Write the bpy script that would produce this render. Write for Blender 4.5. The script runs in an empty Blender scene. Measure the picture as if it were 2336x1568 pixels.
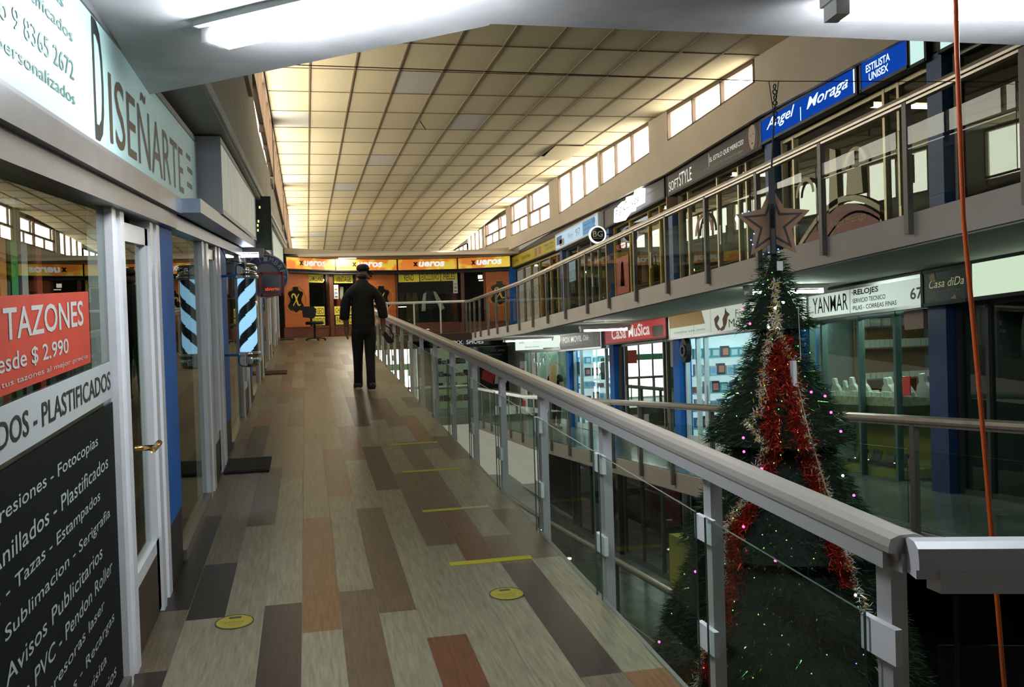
import bpy, math, random
from mathutils import Vector, Matrix
random.seed(7)
PI = math.pi
sc = bpy.context.scene
C = sc.collection
# ------------------------------------------------------------------ camera
FPX = 2047.0
yaw, pitch, roll = math.atan(444 / FPX), -36 / FPX, .032
fw = Vector((math.sin(yaw) * math.cos(pitch), math.cos(yaw) * math.cos(pitch), math.sin(pitch)))
r0 = Vector((math.cos(yaw), -math.sin(yaw), 0)); u0 = r0.cross(fw)
rr = math.cos(roll) * r0 - math.sin(roll) * u0
uu = math.sin(roll) * r0 + math.cos(roll) * u0
cd = bpy.data.cameras.new('camera'); cam = bpy.data.objects.new('camera', cd); C.objects.link(cam)
cam.matrix_world = Matrix(((rr.x, uu.x, -fw.x, 0), (rr.y, uu.y, -fw.y, 0), (rr.z, uu.z, -fw.z, 1.6), (0, 0, 0, 1)))
cd.sensor_width = 36; cd.lens = 36 * FPX / 2336
cd.shift_x = (1168 - 1145) / 2336; cd.shift_y = (771 - 784) / 2336
cd.clip_start = .05; cd.clip_end = 200
sc.camera = cam
# ------------------------------------------------------------------ world, exposure
wd = bpy.data.worlds.new('world'); sc.world = wd; wd.use_nodes = True
wd.node_tree.nodes['Background'].inputs[0].default_value = (1, .9, .75, 1)
wd.node_tree.nodes['Background'].inputs[1].default_value = .35
sc.view_settings.view_transform = 'Standard'; sc.view_settings.look = 'None'
sc.view_settings.exposure = 0.0; sc.view_settings.gamma = 1; sc.view_settings.use_curve_mapping = False
cy = sc.cycles
cy.max_bounces = 7; cy.diffuse_bounces = 3; cy.glossy_bounces = 4; cy.transparent_max_bounces = 24
cy.caustics_reflective = False; cy.caustics_refractive = False; cy.sample_clamp_indirect = 4; cy.blur_glossy = 1
# ------------------------------------------------------------------ materials
MATS = {}
def mat(n, col, rough=.6, metal=0, emit=0, noise=0, scale=8, bump=0, alpha=1, coat=0, stretch=None, spec=.5):
    if n in MATS: return MATS[n]
    m = bpy.data.materials.new(n); m.use_nodes = True; nt = m.node_tree; b = nt.nodes['Principled BSDF']
    if len(col) == 3: col = (*col, 1)
    b.inputs['Base Color'].default_value = col; b.inputs['Roughness'].default_value = rough
    b.inputs['Metallic'].default_value = metal; b.inputs['Specular IOR Level'].default_value = spec
    b.inputs['Coat Weight'].default_value = coat
    if emit:
        b.inputs['Emission Color'].default_value = col; b.inputs['Emission Strength'].default_value = emit
    if noise or bump:
        tc = nt.nodes.new('ShaderNodeTexCoord'); tx = nt.nodes.new('ShaderNodeTexNoise')
        tx.inputs['Scale'].default_value = scale; tx.inputs['Detail'].default_value = 6
        if stretch:
            mp = nt.nodes.new('ShaderNodeMapping'); mp.inputs['Scale'].default_value = stretch
            nt.links.new(tc.outputs['Object'], mp.inputs[0]); nt.links.new(mp.outputs[0], tx.inputs['Vector'])
        else: nt.links.new(tc.outputs['Object'], tx.inputs['Vector'])
        if noise:
            mx = nt.nodes.new('ShaderNodeMixRGB'); mx.blend_type = 'MULTIPLY'; mx.inputs[0].default_value = 1
            mr = nt.nodes.new('ShaderNodeMapRange'); mr.inputs[1].default_value = .25; mr.inputs[2].default_value = .75
            mr.inputs[3].default_value = 1 - noise; mr.inputs[4].default_value = 1 + noise * .4
            nt.links.new(tx.outputs['Fac'], mr.inputs[0]); mx.inputs[1].default_value = col
            nt.links.new(mr.outputs[0], mx.inputs[2]); nt.links.new(mx.outputs[0], b.inputs['Base Color'])
        if bump:
            bp = nt.nodes.new('ShaderNodeBump'); bp.inputs['Strength'].default_value = bump; bp.inputs['Distance'].default_value = .01
            nt.links.new(tx.outputs['Fac'], bp.inputs['Height']); nt.links.new(bp.outputs[0], b.inputs['Normal'])
    MATS[n] = m; return m
def attr_mat(n, rough, noise, stretch, bump=.15, spec=.5, scale=6):
    """albedo from the per-face colour of planks / tiles, with grain"""
    m = mat(n, (1, 1, 1), rough, noise=noise, scale=scale, bump=bump, stretch=stretch, spec=spec)
    nt = m.node_tree; a = nt.nodes.new('ShaderNodeVertexColor'); a.layer_name = 'Col'
    for x in nt.nodes:
        if x.type == 'MIX_RGB': nt.links.new(a.outputs[0], x.inputs[1])
    return m
def glass(n, tint=(.9, .95, .93), refl=1.0, base=.06, rough=.0):
    if n in MATS: return MATS[n]
    m = bpy.data.materials.new(n); m.use_nodes = True; nt = m.node_tree; nt.nodes.clear()
    o = nt.nodes.new('ShaderNodeOutputMaterial'); t = nt.nodes.new('ShaderNodeBsdfTransparent'); g = nt.nodes.new('ShaderNodeBsdfGlossy')
    t.inputs[0].default_value = (*tint, 1); g.inputs['Roughness'].default_value = rough; g.inputs[0].default_value = (.95, 1, .97, 1)
    lw = nt.nodes.new('ShaderNodeFresnel'); lw.inputs[0].default_value = 1.5
    mu = nt.nodes.new('ShaderNodeMath'); mu.operation = 'MULTIPLY_ADD'; mu.inputs[1].default_value = refl; mu.inputs[2].default_value = base; mu.use_clamp = True
    ge = nt.nodes.new('ShaderNodeNewGeometry'); f2 = nt.nodes.new('ShaderNodeMath'); f2.operation = 'SUBTRACT'; f2.inputs[0].default_value = 1
    f3 = nt.nodes.new('ShaderNodeMath'); f3.operation = 'MULTIPLY'
    mx = nt.nodes.new('ShaderNodeMixShader')
    nt.links.new(lw.outputs[0], mu.inputs[0]); nt.links.new(ge.outputs['Backfacing'], f2.inputs[1])
    nt.links.new(mu.outputs[0], f3.inputs[0]); nt.links.new(f2.outputs[0], f3.inputs[1]); nt.links.new(f3.outputs[0], mx.inputs[0])
    nt.links.new(t.outputs[0], mx.inputs[1]); nt.links.new(g.outputs[0], mx.inputs[2]); nt.links.new(mx.outputs[0], o.inputs[0])
    MATS[n] = m; return m
def emis(n, col, s):
    if n in MATS: return MATS[n]
    m = bpy.data.materials.new(n); m.use_nodes = True; nt = m.node_tree; nt.nodes.clear()
    o = nt.nodes.new('ShaderNodeOutputMaterial'); e = nt.nodes.new('ShaderNodeEmission')
    e.inputs[0].default_value = (*col, 1); e.inputs[1].default_value = s; nt.links.new(e.outputs[0], o.inputs[0]); MATS[n] = m; return m

white = mat('white_paint', (.62, .61, .6), .7, noise=.12, scale=3)
beige = mat('beige_plaster', (.52, .45, .36), .85, noise=.1, scale=2.5)
fascia_m = mat('pale_fascia', (.52, .48, .44), .7, noise=.08, scale=3)
soffit_m = mat('soffit_plaster', (.8, .8, .8), .85, noise=.18, scale=1.6, bump=.1)
stain_m = mat('stained_plaster', (.8, .79, .8), .85, noise=.35, scale=2.2, bump=.25)
greysof = mat('grey_green_soffit', (.5, .52, .47), .8, noise=.1)
alu = mat('aluminium', (.72, .73, .75), .32, .75, noise=.12, scale=5)
alu_w = mat('white_aluminium', (.9, .91, .94), .3, .0, noise=.06)
alu_d = mat('dull_metal', (.3, .28, .26), .5, .5, noise=.1)
alu_g = mat('champagne_aluminium', (.5, .43, .28), .4, .5)
steel = mat('brushed_steel', (.56, .52, .47), .38, .45, noise=.15, scale=30, stretch=(1, 40, 1))
post_m = mat('painted_post', (.6, .6, .62), .45, .3, noise=.08)
postd = mat('grey_brown_post', (.2, .18, .165), .5, .3, noise=.1)
blue = mat('blue_paint', (.02, .17, .62), .6, noise=.12, scale=6, spec=.25)
bluen = mat('navy_paint', (.02, .05, .16), .5, noise=.1)
dark = mat('near_black', (.012, .012, .012), .6)
darkbr = mat('dark_brown', (.05, .03, .02), .6, noise=.2)
brick = mat('red_brown_frame', (.16, .05, .025), .6, noise=.2, scale=12)
black_g = mat('gloss_black', (.01, .01, .01), .15)
gl = glass('clear_glass', (.93, .97, .95), 1.0, .02)
gl_r = glass('railing_glass', (.9, .95, .92), .5, .0)
gl_s = glass('shop_glass', (.8, .84, .8), .8, .03)
chrome = mat('chrome', (.8, .8, .82), .08, 1)
gold = mat('brass', (.8, .5, .15), .25, 1)
FLO = mat('terrazzo', (.2, .25, .235), .17, noise=.45, scale=2, spec=.6)

# ------------------------------------------------------------------ mesh builder
def flL(y): return .0528 * min(y, 25.2)
def flU(y):
    if y < 19: return 2.715 - .0596 * y
    return 1.5826 - (min(y, 25.25) - 19) * .0404
def flD(y): return flU(y) - 2.48
def flE(y): return flU(y) - 4.96
def zf(c):
    return lambda y: c
WLOC = {}
class MB:
    def __init__(s): s.v = []; s.f = []; s.mi = []; s.c = []; s.k = 0; s.col = None
    def add(s, pts, faces, mi=None, col=None):
        n = len(s.v); s.v += [tuple(p) for p in pts]
        for f in faces:
            s.f.append([n + i for i in f]); s.mi.append(s.k if mi is None else mi); s.c.append(col or s.col or (1, 1, 1))
        return s
    def hexa(s, p, **k):
        return s.add(p, [(0, 3, 2, 1), (4, 5, 6, 7), (0, 1, 5, 4), (1, 2, 6, 5), (2, 3, 7, 6), (3, 0, 4, 7)], **k)
    def box(s, x0, x1, y0, y1, z0, z1, fl=None, **k):
        f = fl or (lambda y: 0)
        a, b = f(y0), f(y1)
        return s.hexa([(x0, y0, a + z0), (x1, y0, a + z0), (x1, y1, b + z0), (x0, y1, b + z0), (x0, y0, a + z1), (x1, y0, a + z1), (x1, y1, b + z1), (x0, y1, b + z1)], **k)
    def fbox(s, fr, a0, a1, b0, b1, c0, c1, **k):
        return s.hexa([fr.p(a0, b0, c1), fr.p(a1, b0, c1), fr.p(a1, b0, c0), fr.p(a0, b0, c0), fr.p(a0, b1, c1), fr.p(a1, b1, c1), fr.p(a1, b1, c0), fr.p(a0, b1, c0)], **k)
    def prism(s, poly, f0, f1, **k):
        """poly: list of 2d; f0/f1 map 2d to 3d for the two faces"""
        n = len(poly); P = [f0(*q) for q in poly] + [f1(*q) for q in poly]
        F = [list(range(n))[::-1], list(range(n, 2 * n))] + [(i, (i + 1) % n, n + (i + 1) % n, n + i) for i in range(n)]
        return s.add(P, F, **k)
    def fprism(s, fr, poly, c0, c1, **k):
        return s.prism(poly, lambda a, b: fr.p(a, b, c0), lambda a, b: fr.p(a, b, c1), **k)
    def tube(s, path, r, n=8, cap=True, **k):
        path = [Vector(p) for p in path]; rs = r if isinstance(r, (list, tuple)) else [r] * len(path); P = []; F = []
        for i, p in enumerate(path):
            d = (path[min(i + 1, len(path) - 1)] - path[max(i - 1, 0)]).normalized()
            a = d.cross(Vector((0, 0, 1)) if abs(d.z) < .95 else Vector((1, 0, 0))).normalized(); b = d.cross(a)
            for j in range(n):
                t = 2 * PI * j / n; P.append(p + (a * math.cos(t) + b * math.sin(t)) * rs[i])
        for i in range(len(path) - 1):
            for j in range(n):
                F.append((i * n + j, i * n + (j + 1) % n, (i + 1) * n + (j + 1) % n, (i + 1) * n + j))
        if cap: F.append(list(range(n))); F.append([(len(path) - 1) * n + j for j in range(n)][::-1])
        return s.add(P, F, **k)
    def lathe(s, prof, o, n=24, **k):
        P = []; F = []
        for (r, z) in prof:
            for j in range(n):
                t = 2 * PI * j / n; P.append((o[0] + r * math.cos(t), o[1] + r * math.sin(t), o[2] + z))
        for i in range(len(prof) - 1):
            for j in range(n): F.append((i * n + j, i * n + (j + 1) % n, (i + 1) * n + (j + 1) % n, (i + 1) * n + j))
        F.append(list(range(n))[::-1]); F.append([(len(prof) - 1) * n + j for j in range(n)])
        return s.add(P, F, **k)
    def ball(s, c, r, n=10, sc3=(1, 1, 1), **k):
        return s.lathe([(max(.001, math.sin(PI * i / n)) * r, -math.cos(PI * i / n) * r * sc3[2]) for i in range(n + 1)], c, n + 4, **k)
    def disc(s, fr, a, b, r, c0, c1, n=28, **k):
        return s.fprism(fr, [(a + r * math.cos(2 * PI * i / n), b + r * math.sin(2 * PI * i / n)) for i in range(n)], c0, c1, **k)
    def ring(s, fr, a, b, r0, r1, c0, c1, n=32, t0=0, t1=2 * PI, **k):
        for i in range(n):
            t = t0 + (t1 - t0) * i / n; u = t0 + (t1 - t0) * (i + 1) / n
            q = [(a + r0 * math.cos(t), b + r0 * math.sin(t)), (a + r1 * math.cos(t), b + r1 * math.sin(t)), (a + r1 * math.cos(u), b + r1 * math.sin(u)), (a + r0 * math.cos(u), b + r0 * math.sin(u))]
            s.fprism(fr, q, c0, c1, **k)
        return s
def link(name, me, parent=None):
    o = bpy.data.objects.new(name, me); C.objects.link(o)
    if parent: o.parent = parent; WLOC[o.name] = WLOC.get(parent.name, Vector())
    else: WLOC[o.name] = Vector()
    return o
def build(name, mb, ms, parent=None, smooth=False, colattr=False):
    off = WLOC.get(parent.name, Vector()) if parent else Vector()
    me = bpy.data.meshes.new(name)
    me.from_pydata([(v[0] - off.x, v[1] - off.y, v[2] - off.z) for v in mb.v], [], mb.f)
    if not isinstance(ms, (list, tuple)): ms = [ms]
    for m in ms: me.materials.append(m)
    me.polygons.foreach_set('material_index', [min(i, len(ms) - 1) for i in mb.mi])
    if smooth: me.polygons.foreach_set('use_smooth', [True] * len(me.polygons))
    if colattr:
        ca = me.color_attributes.new('Col', 'FLOAT_COLOR', 'CORNER'); d = []
        for p, c in zip(me.polygons, mb.c): d += [c[0], c[1], c[2], 1.0] * p.loop_total
        ca.data.foreach_set('color', d)
    me.update()
    return link(name, me, parent)
class Fr:
    def __init__(s, o, u, v=(0, 0, 1), n=None):
        s.o = Vector(o); s.u = Vector(u); s.v = Vector(v); s.n = Vector(n) if n else s.u.cross(s.v).normalized()
    def p(s, a, b, c=0): return s.o + s.u * a + s.v * b + s.n * c
def tag(o, label=None, cat=None, group=None, kind=None):
    if label: o['label'] = label
    if cat: o['category'] = cat
    if group: o['group'] = group
    if kind: o['kind'] = kind
    return o
def thing(name, label, cat, loc=(0, 0, 0), group=None, kind=None):
    o = bpy.data.objects.new(name, None); C.objects.link(o); o.location = loc; o.empty_display_size = .1; WLOC[o.name] = Vector(loc)
    return tag(o, label, cat, group, kind)
def S(name, mb, m, **k): return tag(build(name, mb, m, **k), kind='structure')
def copy_tree(o, d, label=None, parent=None, group=None):
    c = o.copy(); C.objects.link(c)
    if parent: c.parent = parent
    else: c.location = Vector(o.location) + Vector(d)
    if label: c['label'] = label
    if group: c['group'] = group
    for ch in list(o.children): copy_tree(ch, d, parent=c)
    return c
def text(s, fr, a, b, w, h, m, parent, c=.004, depth=.0015, shear=0, name='lettering', off=0):
    cu = bpy.data.curves.new('t', 'FONT'); cu.body = s; cu.shear = shear; cu.offset = off; cu.resolution_u = 3
    t = bpy.data.objects.new('t', cu); C.objects.link(t)
    me = bpy.data.meshes.new_from_object(t); bpy.data.objects.remove(t); bpy.data.curves.remove(cu)
    xs = [v.co.x for v in me.vertices]; ys = [v.co.y for v in me.vertices]
    if not xs: return
    x0, x1, y0, y1 = min(xs), max(xs), min(ys), max(ys)
    mb = MB(); P = []
    for v in me.vertices:
        P.append(fr.p(a + (v.co.x - x0) / (x1 - x0) * w, b + (v.co.y - y0) / (y1 - y0) * h, c + depth))
    mb.add(P, [list(p.vertices) for p in me.polygons])
    bpy.data.meshes.remove(me)
    return build(name, mb, m, parent)
WALLR = lambda X, Y, fl: Fr((X, Y, fl(Y)), (0, -1, .0596), (0, 0, 1), (-1, 0, 0))     # facing the atrium from the right
WALLL = lambda X, Y: Fr((X, Y, flL(Y)), (0, 1, .0528), (0, 0, 1), (1, 0, 0))            # left shop wall

# ================================================================== STRUCTURE
plank_m = attr_mat('vinyl_planks', .36, .45, (14, 1.1, 1), .05, .28, 5)
PC = {'L': (.245, .222, .145), 'T': (.21, .16, .085), 'M': (.11, .072, .045), 'D': (.04, .027, .024), 'O': (.2, .09, .035), 'K': (.014, .013, .013), 'R': (.13, .05, .025), 'P': (.16, .125, .08)}
cols = [
 [(3.4, 4.90, 'L'), (4.90, 6.0, 'M'), (6.0, 7.75, 'L'), (7.75, 8.95, 'M'), (8.95, 11, 'L'), (11, 12, 'M'), (12, 13.5, 'L')],
 [(3.4, 4.85, 'D'), (4.85, 5.4, 'M'), (5.4, 8.3, 'L'), (8.3, 8.7, 'P'), (8.7, 10.4, 'O'), (10.4, 11.7, 'L'), (11.7, 14, 'L')],
 [(3.0, 4.9, 'L'), (4.9, 6.2, 'R'), (6.2, 8.75, 'M'), (8.75, 9.7, 'L'), (9.7, 12, 'M'), (12, 13.2, 'L')],
 [(3.0, 5.3, 'L'), (5.3, 6.6, 'M'), (6.6, 7.35, 'M'), (7.35, 8.8, 'L'), (8.8, 10.2, 'L'), (10.2, 12, 'M'), (12, 14.5, 'M')],
 [(3.0, 3.95, 'R'), (3.95, 6.8, 'L'), (6.8, 8.6, 'D'), (8.6, 9.8, 'L'), (9.8, 10.6, 'D'), (10.6, 12.3, 'D')],
 [(3.0, 4.3, 'L'), (4.3, 6.3, 'M'), (6.3, 8.0, 'L'), (8.0, 9.9, 'O'), (9.9, 14, 'L')],
 [(3.0, 4.65, 'M'), (4.65, 6.7, 'L'), (6.7, 8.6, 'O'), (8.6, 14, 'T')],
 [(3.0, 4.15, 'L'), (4.15, 6.15, 'O'), (6.15, 9, 'L'), (9, 12, 'T')],
 [(3.0, 4.55, 'D'), (4.55, 7.4, 'L'), (7.4, 10, 'T')],
 [(3.0, 6.05, 'L'), (6.05, 7.9, 'D'), (7.9, 12, 'T')],
 [(3.0, 4.45, 'L'), (4.45, 5.3, 'K'), (5.3, 7.5, 'P'), (8.2, 10.2, 'D')],
 [(3.0, 3.9, 'D'), (3.9, 4.6, 'P'), (4.6, 6.4, 'K'), (6.4, 8.2, 'P')],
]
mb = MB(); XE = 1.37; rnd = random.Random(3)
def plank(x0, x1, y0, y1, c):
    b = PC[c]; j = rnd.uniform(.9, 1.1); g = .0012
    while y0 < y1 - 1e-6:                                # break at the landing line
        ye = min(y1, 25.2) if y0 < 25.2 - 1e-6 else y1
        mb.add([(x0 + g, y0, flL(y0)), (x1 - g, y0, flL(y0)), (x1 - g, ye, flL(ye)), (x0 + g, ye, flL(ye))], [(0, 1, 2, 3)], mi=0, col=tuple(q * j for q in b))
        y0 = ye
for k in range(12):
    x1 = XE - .18 * k; x0 = x1 - .18
    y = -3.5 + rnd.uniform(0, 1)
    L = sorted(cols[k]); segs = []; cur = L[0][0]
    yy = cur
    while yy > -4: segs.append((max(-4, yy - 1.22), yy, rnd.choice('LTMPOD'))); yy -= 1.22
    for a, b, c in L:
        if a > cur + 1e-6: segs.append((cur, a, rnd.choice('TPT')))
        q = a
        while q < b - 1e-6:
            e = min(b, q + 1.25) if b - q > 2 else b
            segs.append((q, e, c)); q = e
        cur = b
    while cur < 28.6: segs.append((cur, min(28.6, cur + 1.22), rnd.choice('LTTTLTPMPTLMTPO'))); cur += 1.22
    for a, b, c in segs: plank(x0, x1, a, b, c)
# slab under the planks (fascia on the void side)
for y0, y1 in ((-4, 25.2), (25.2, 28.6)):
    mb.box(-.82, XE + .025, y0, y1, -.24, -.004, flL, mi=1, col=(.3, .28, .26))
plankfloor = S('floor', mb, [plank_m, mat('slab_edge', (.3, .27, .25), .7)], colattr=True)
tag(plankfloor, 'ramped walkway floor of mixed grey and brown vinyl wood planks', None)

# far landings and right ramps
mb = MB(); mb.box(XE, 6.5, 26.0, 28.6, -.22, 0, zf(1.33)); S('floor_far_landing', mb, [FLO])
def ramp2(name, fl):
    q = MB()
    for a, b in ((-1, 19), (19, 25.25), (25.25, 26.0)):
        q.box(4.6, 6.6, a, b, -.25, -.01, fl, mi=0)
        q.box(4.63, 6.6, a, b, -.01, 0, fl, mi=1)
    return S(name, q, [fascia_m, FLO])
ramp2('floor_upper_right', flU); ramp2('floor_lower_right', flD); ramp2('floor_bottom_right', flE)
mb = MB(); mb.box(4.63, 6.2, -1, 19, -.265, -.25, flU); mb.box(4.63, 6.2, 19, 25.9, -.265, -.25, flU); S('ceiling_lower_right', mb, greysof)
mb = MB(); mb.box(4.63, 6.2, -1, 19, -.265, -.25, flD); mb.box(4.63, 6.2, 19, 25.9, -.265, -.25, flD); S('ceiling_bottom_right', mb, greysof)
# lower far landing, lower left ramp, ground
mb = MB(); mb.box(-.8, 6.6, 26.0, 33, -.22, 0, zf(1.33 - 2.48)); mb.box(-.8, 6.6, 26.0, 30, -.22, 0, zf(1.33 - 4.96)); S('floor_lower_far', mb, [mat('pale_terrazzo', (.4, .42, .4), .3, noise=.2)])
mb = MB(); mb.box(-.82, 1.4, -4, 26, -2.72, -2.48, flL); S('floor_lower_left', mb, [FLO])
mb = MB(); mb.box(-1, 7, -5, 34, -4.5, -4.3); S('floor_ground', mb, [mat('dark_stone', (.04, .045, .045), .2, noise=.4, scale=1.5)])

# near slab overhead with diagonal corner and cross beam
mb = MB()
P = [(-.9, -4), (-.9, 4.75), (-.4, 4.36), (.73, 3.42), (.73, 3.40), (8.5, 3.40), (8.5, -4)]
mb.prism(P[::-1], lambda x, y: (x, y, 2.75), lambda x, y: (x, y, 3.35))
S('ceiling_near', mb, stain_m)
# hall ceiling of panels
tile_m = attr_mat('ceiling_panels', .9, .1, (1, 1, 1), .1, .2, 30)
mb = MB(); rnd = random.Random(11)
def ceilz(y): return 5.1 if y <= 28.3 else 5.1 - (y - 28.3) * .042
ys = [12.38 + 1.22 * k for k in range(-9, 24)]
for i, y in enumerate(ys):
    y1 = y + 1.22
    for k in range(11):
        x0 = -.44 + .6 * k; x1 = x0 + .6
        j = rnd.uniform(.95, 1.03); c = (.67 * j, .575 * j, .37 * j)
        if rnd.random() < .04: c = (.6, .56, .5)
        d = 0
        if i in (13,) and k == 9: d = .03
        za, zb = ceilz(y) - d, ceilz(y1) - (0 if d == 0 else .09)
        mb.add([(x0, y, za), (x0, y1, zb), (x1, y1, zb), (x1, y, za)], [(0, 1, 2, 3)], mi=0, col=c)
    if y > 3.5: mb.box(-.44, 6.16, y - .006, y + .006, -.01, 0, ceilz, mi=1, col=(.2, .13, .06))
    for k in range(1, 11):
        x0 = -.44 + .6 * k
        if y > 2: mb.box(x0 - .011, x0 + .011, y, y1, -.012, 0, ceilz, mi=1, col=(.2, .13, .06))
mb.box(-1, 7, 1.3, 41, .1, .2, lambda y: 5.1, mi=1)
S('ceiling', mb, [tile_m, mat('ceiling_runner', (.2, .13, .07), .7)], colattr=True)
# metal stick hanging from the ceiling
mb = MB(); mb.tube([(2.02, 15.4, 5.09), (2.1, 15.3, 4.93)], .014, 6)
tag(build('ceiling_hanger', mb, darkbr), 'short dark rod dangling from the middle of the panel ceiling', 'rod')

# right clerestory wall
def poly_beam(mb, pts, x0, x1, **k):  # pts [(y,z)]
    mb.prism(pts, lambda y, z: (x0, y, z), lambda y, z: (x1, y, z), **k)
sill = lambda y: 5.435 - .0596 * y if y < 21.3 else 4.17
bot = [(-1, 4.5), (8.0, 4.39), (11.2, 4.29), (14.5, 4.05), (17.9, 3.94), (21.6, 3.87), (27.03, 3.78)]
mb = MB()
top = [(-1, 5.1), (6.0, 5.08), (11.0, sill(11.0)), (14.4, sill(14.4)), (21.3, sill(21.3)), (27.03, 4.17)]
for (y0, y1) in [(-1, 6), (6, 8), (8, 11.0), (11, 11.2), (11.2, 14.4), (14.4, 14.5), (14.5, 17.9), (17.9, 21.3), (21.3, 21.6), (21.6, 27.03)]:
    def itp(T, y):
        for a, b in zip(T, T[1:]):
            if a[0] - 1e-6 <= y <= b[0] + 1e-6: return a[1] + (b[1] - a[1]) * (y - a[0]) / (b[0] - a[0])
    poly_beam(mb, [(y0, itp(bot, y0)), (y1, itp(bot, y1)), (y1, min(itp(top, y1), 5.1)), (y0, min(itp(top, y0), 5.1))], 6.1, 6.16)
for y0, y1 in ((6, 11.3), (14.36, 15.2), (17.95, 18.1), (21.15, 22.0), (24.15, 24.35), (26.4, 27.03)):
    mb.box(6.106, 6.3, y0, y1, 4.5 if y1 < 12 else 4.12, 5.1)
S('wall_right_upper', mb, beige)
mb = MB(); mb.box(6.3, 6.5, 27.03, 41, 3.7, 4.28); mb.box(6.25, 6.5, 31.2, 31.7, 4.2, 5.1); mb.box(6.3, 6.5, -4, 41, 5.0, 5.3)
S('wall_right_far', mb, beige)
wf = mat('brown_window_frame', (.11, .065, .035), .6)
day = emis('daylight_pane', (1, .93, .78), 10)
wi = [0]
def clerestory(X, Y0, Y1, parts, zs, cross=False, dirn=1, zt=5.06):
    wi[0] += 1
    w = tag(thing('window_%d' % wi[0], None, None, (X, Y0, zs(Y0))), kind='structure')
    f = MB(); t = .02
    f.box(X - .01, X + .05, Y0, Y1, 0, .035, zs)
    f.hexa([(X - .01, Y0, zt - .02), (X + .05, Y0, zt - .02), (X + .05, Y1, zt - .02), (X - .01, Y1, zt - .02), (X - .01, Y0, zt + .04), (X + .05, Y0, zt + .04), (X + .05, Y1, zt + .04), (X - .01, Y1, zt + .04)])
    for i in range(parts + 1):
        y = Y0 + (Y1 - Y0) * i / parts
        f.box(X - .01, X + .05, y - t, y + t, min(zs(y - t), zs(y + t)), zt, None)
    if cross:
        zm = zs(Y0) * .55 + zt * .45
        f.box(X - .01, X + .05, Y0, Y1, zm - .03, zm + .03)
        for i in range(parts): 
            y = Y0 + (Y1 - Y0) * (i + .5) / parts; f.box(X, X + .05, y - .02, y + .02, zs(y), zm)
            y = Y0 + (Y1 - Y0) * (i + .85) / parts; f.box(X, X + .05, y - .025, y + .025, zm, zt)
    build('window_frame', f, wf, w)
    g = MB(); xg = X + .06 * dirn
    g.prism([(Y0, zs(Y0)), (Y1, zs(Y1)), (Y1, zt), (Y0, zt)], lambda y, z: (xg, y, z), lambda y, z: (xg + .01 * dirn, y, z))
    build('pane', g, day, w)
for a in ((11.35, 14.36, 3, 0), (15.2, 17.95, 3, 0), (18.1, 21.15, 3, 0)):
    clerestory(6.12, a[0], a[1], a[2], sill)
clerestory(6.12, 22.0, 24.15, 1, lambda y: 4.17, True); clerestory(6.12, 24.35, 26.4, 1, lambda y: 4.17, True)
clerestory(6.3, 27.1, 29.0, 1, lambda y: 4.28, True); clerestory(6.3, 29.05, 31.2, 1, lambda y: 4.28, True)
clerestory(6.3, 31.7, 35, 4, lambda y: 4.28); clerestory(6.3, 35, 40, 5, lambda y: 4.28, zt=4.75)
# left clerestory wall
mb = MB()
for y0, y1 in ((3.4, 26.2),):
    mb.prism([(y0, flL(y0) + 2.65), (y1, 3.85), (y1, 4.25), (11.5, 4.05), (9.5, 4.4), (y0, 4.4)], lambda y, z: (-.5, y, z), lambda y, z: (-.8, y, z))
for y0, y1 in ((3.4, 9.6), (15.3, 15.9), (22.3, 22.8), (26.0, 26.4), (33, 33.5)): mb.box(-.8, -.46, y0, y1, 4.0, 5.1)
mb.box(-.8, -.5, 26.2, 41, 3.3, 4.25); mb.box(-.8, -.5, -4, 41, 5.04, 5.3)
S('wall_left_upper', mb, mat('grey_plaster', (.52, .49, .43), .85, noise=.15, scale=2))
for a, b, n in ((9.6, 15.3, 5), (15.9, 22.3, 6), (22.8, 26.0, 3), (26.4, 33, 6), (33.5, 40, 6)):
    clerestory(-.5, a, b, n, lambda y: 4.12 if y > 11 else 4.3, False, -1)
mb = MB(); mb.box(-1, 7, 40.5, 40.7, 2, 5.3); S('wall_far_upper', mb, beige)
# left walls: soffit above signs, band behind signs, interior shell
mb = MB(); mb.box(-.82, -.48, 3.4, 26, 2.65, 2.72, flL); S('ceiling_left_soffit', mb, soffit_m)
mb = MB(); mb.box(-.86, -.78, -4, 26, 1.93, 2.72, flL); S('wall_left', mb, mat('grey_band', (.32, .33, .35), .5, .3))
mb = MB()
mb.box(-3.1, -3.0, -4, 28, -.3, 3.2, flL, mi=0); mb.box(-3.1, -.86, -4, 28, 2.0, 2.1, flL, mi=0); mb.box(-3.1, -.82, -4, 28, -.25, -.005, flL, mi=1)
for y in (4.95, 8.5, 12.2, 16, 19.6, 23.3, 27): mb.box(-3.0, -.86, y - .05, y + .05, 0, 2.0, flL, mi=0)
S('wall_left_interior', mb, [mat('interior_grey', (.12, .115, .11), .8, noise=.2), mat('interior_floor', (.08, .07, .06), .4)])
mb = MB(); mb.box(-3.2, 9, -4.2, -4, -5, 5.4); S('wall_near', mb, white)
mb = MB(); mb.box(-1.0, -.9, -4, 34, -4.5, -.3); S('wall_lower_left', mb, mat('dim_wall', (.1, .1, .09), .8))
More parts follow.
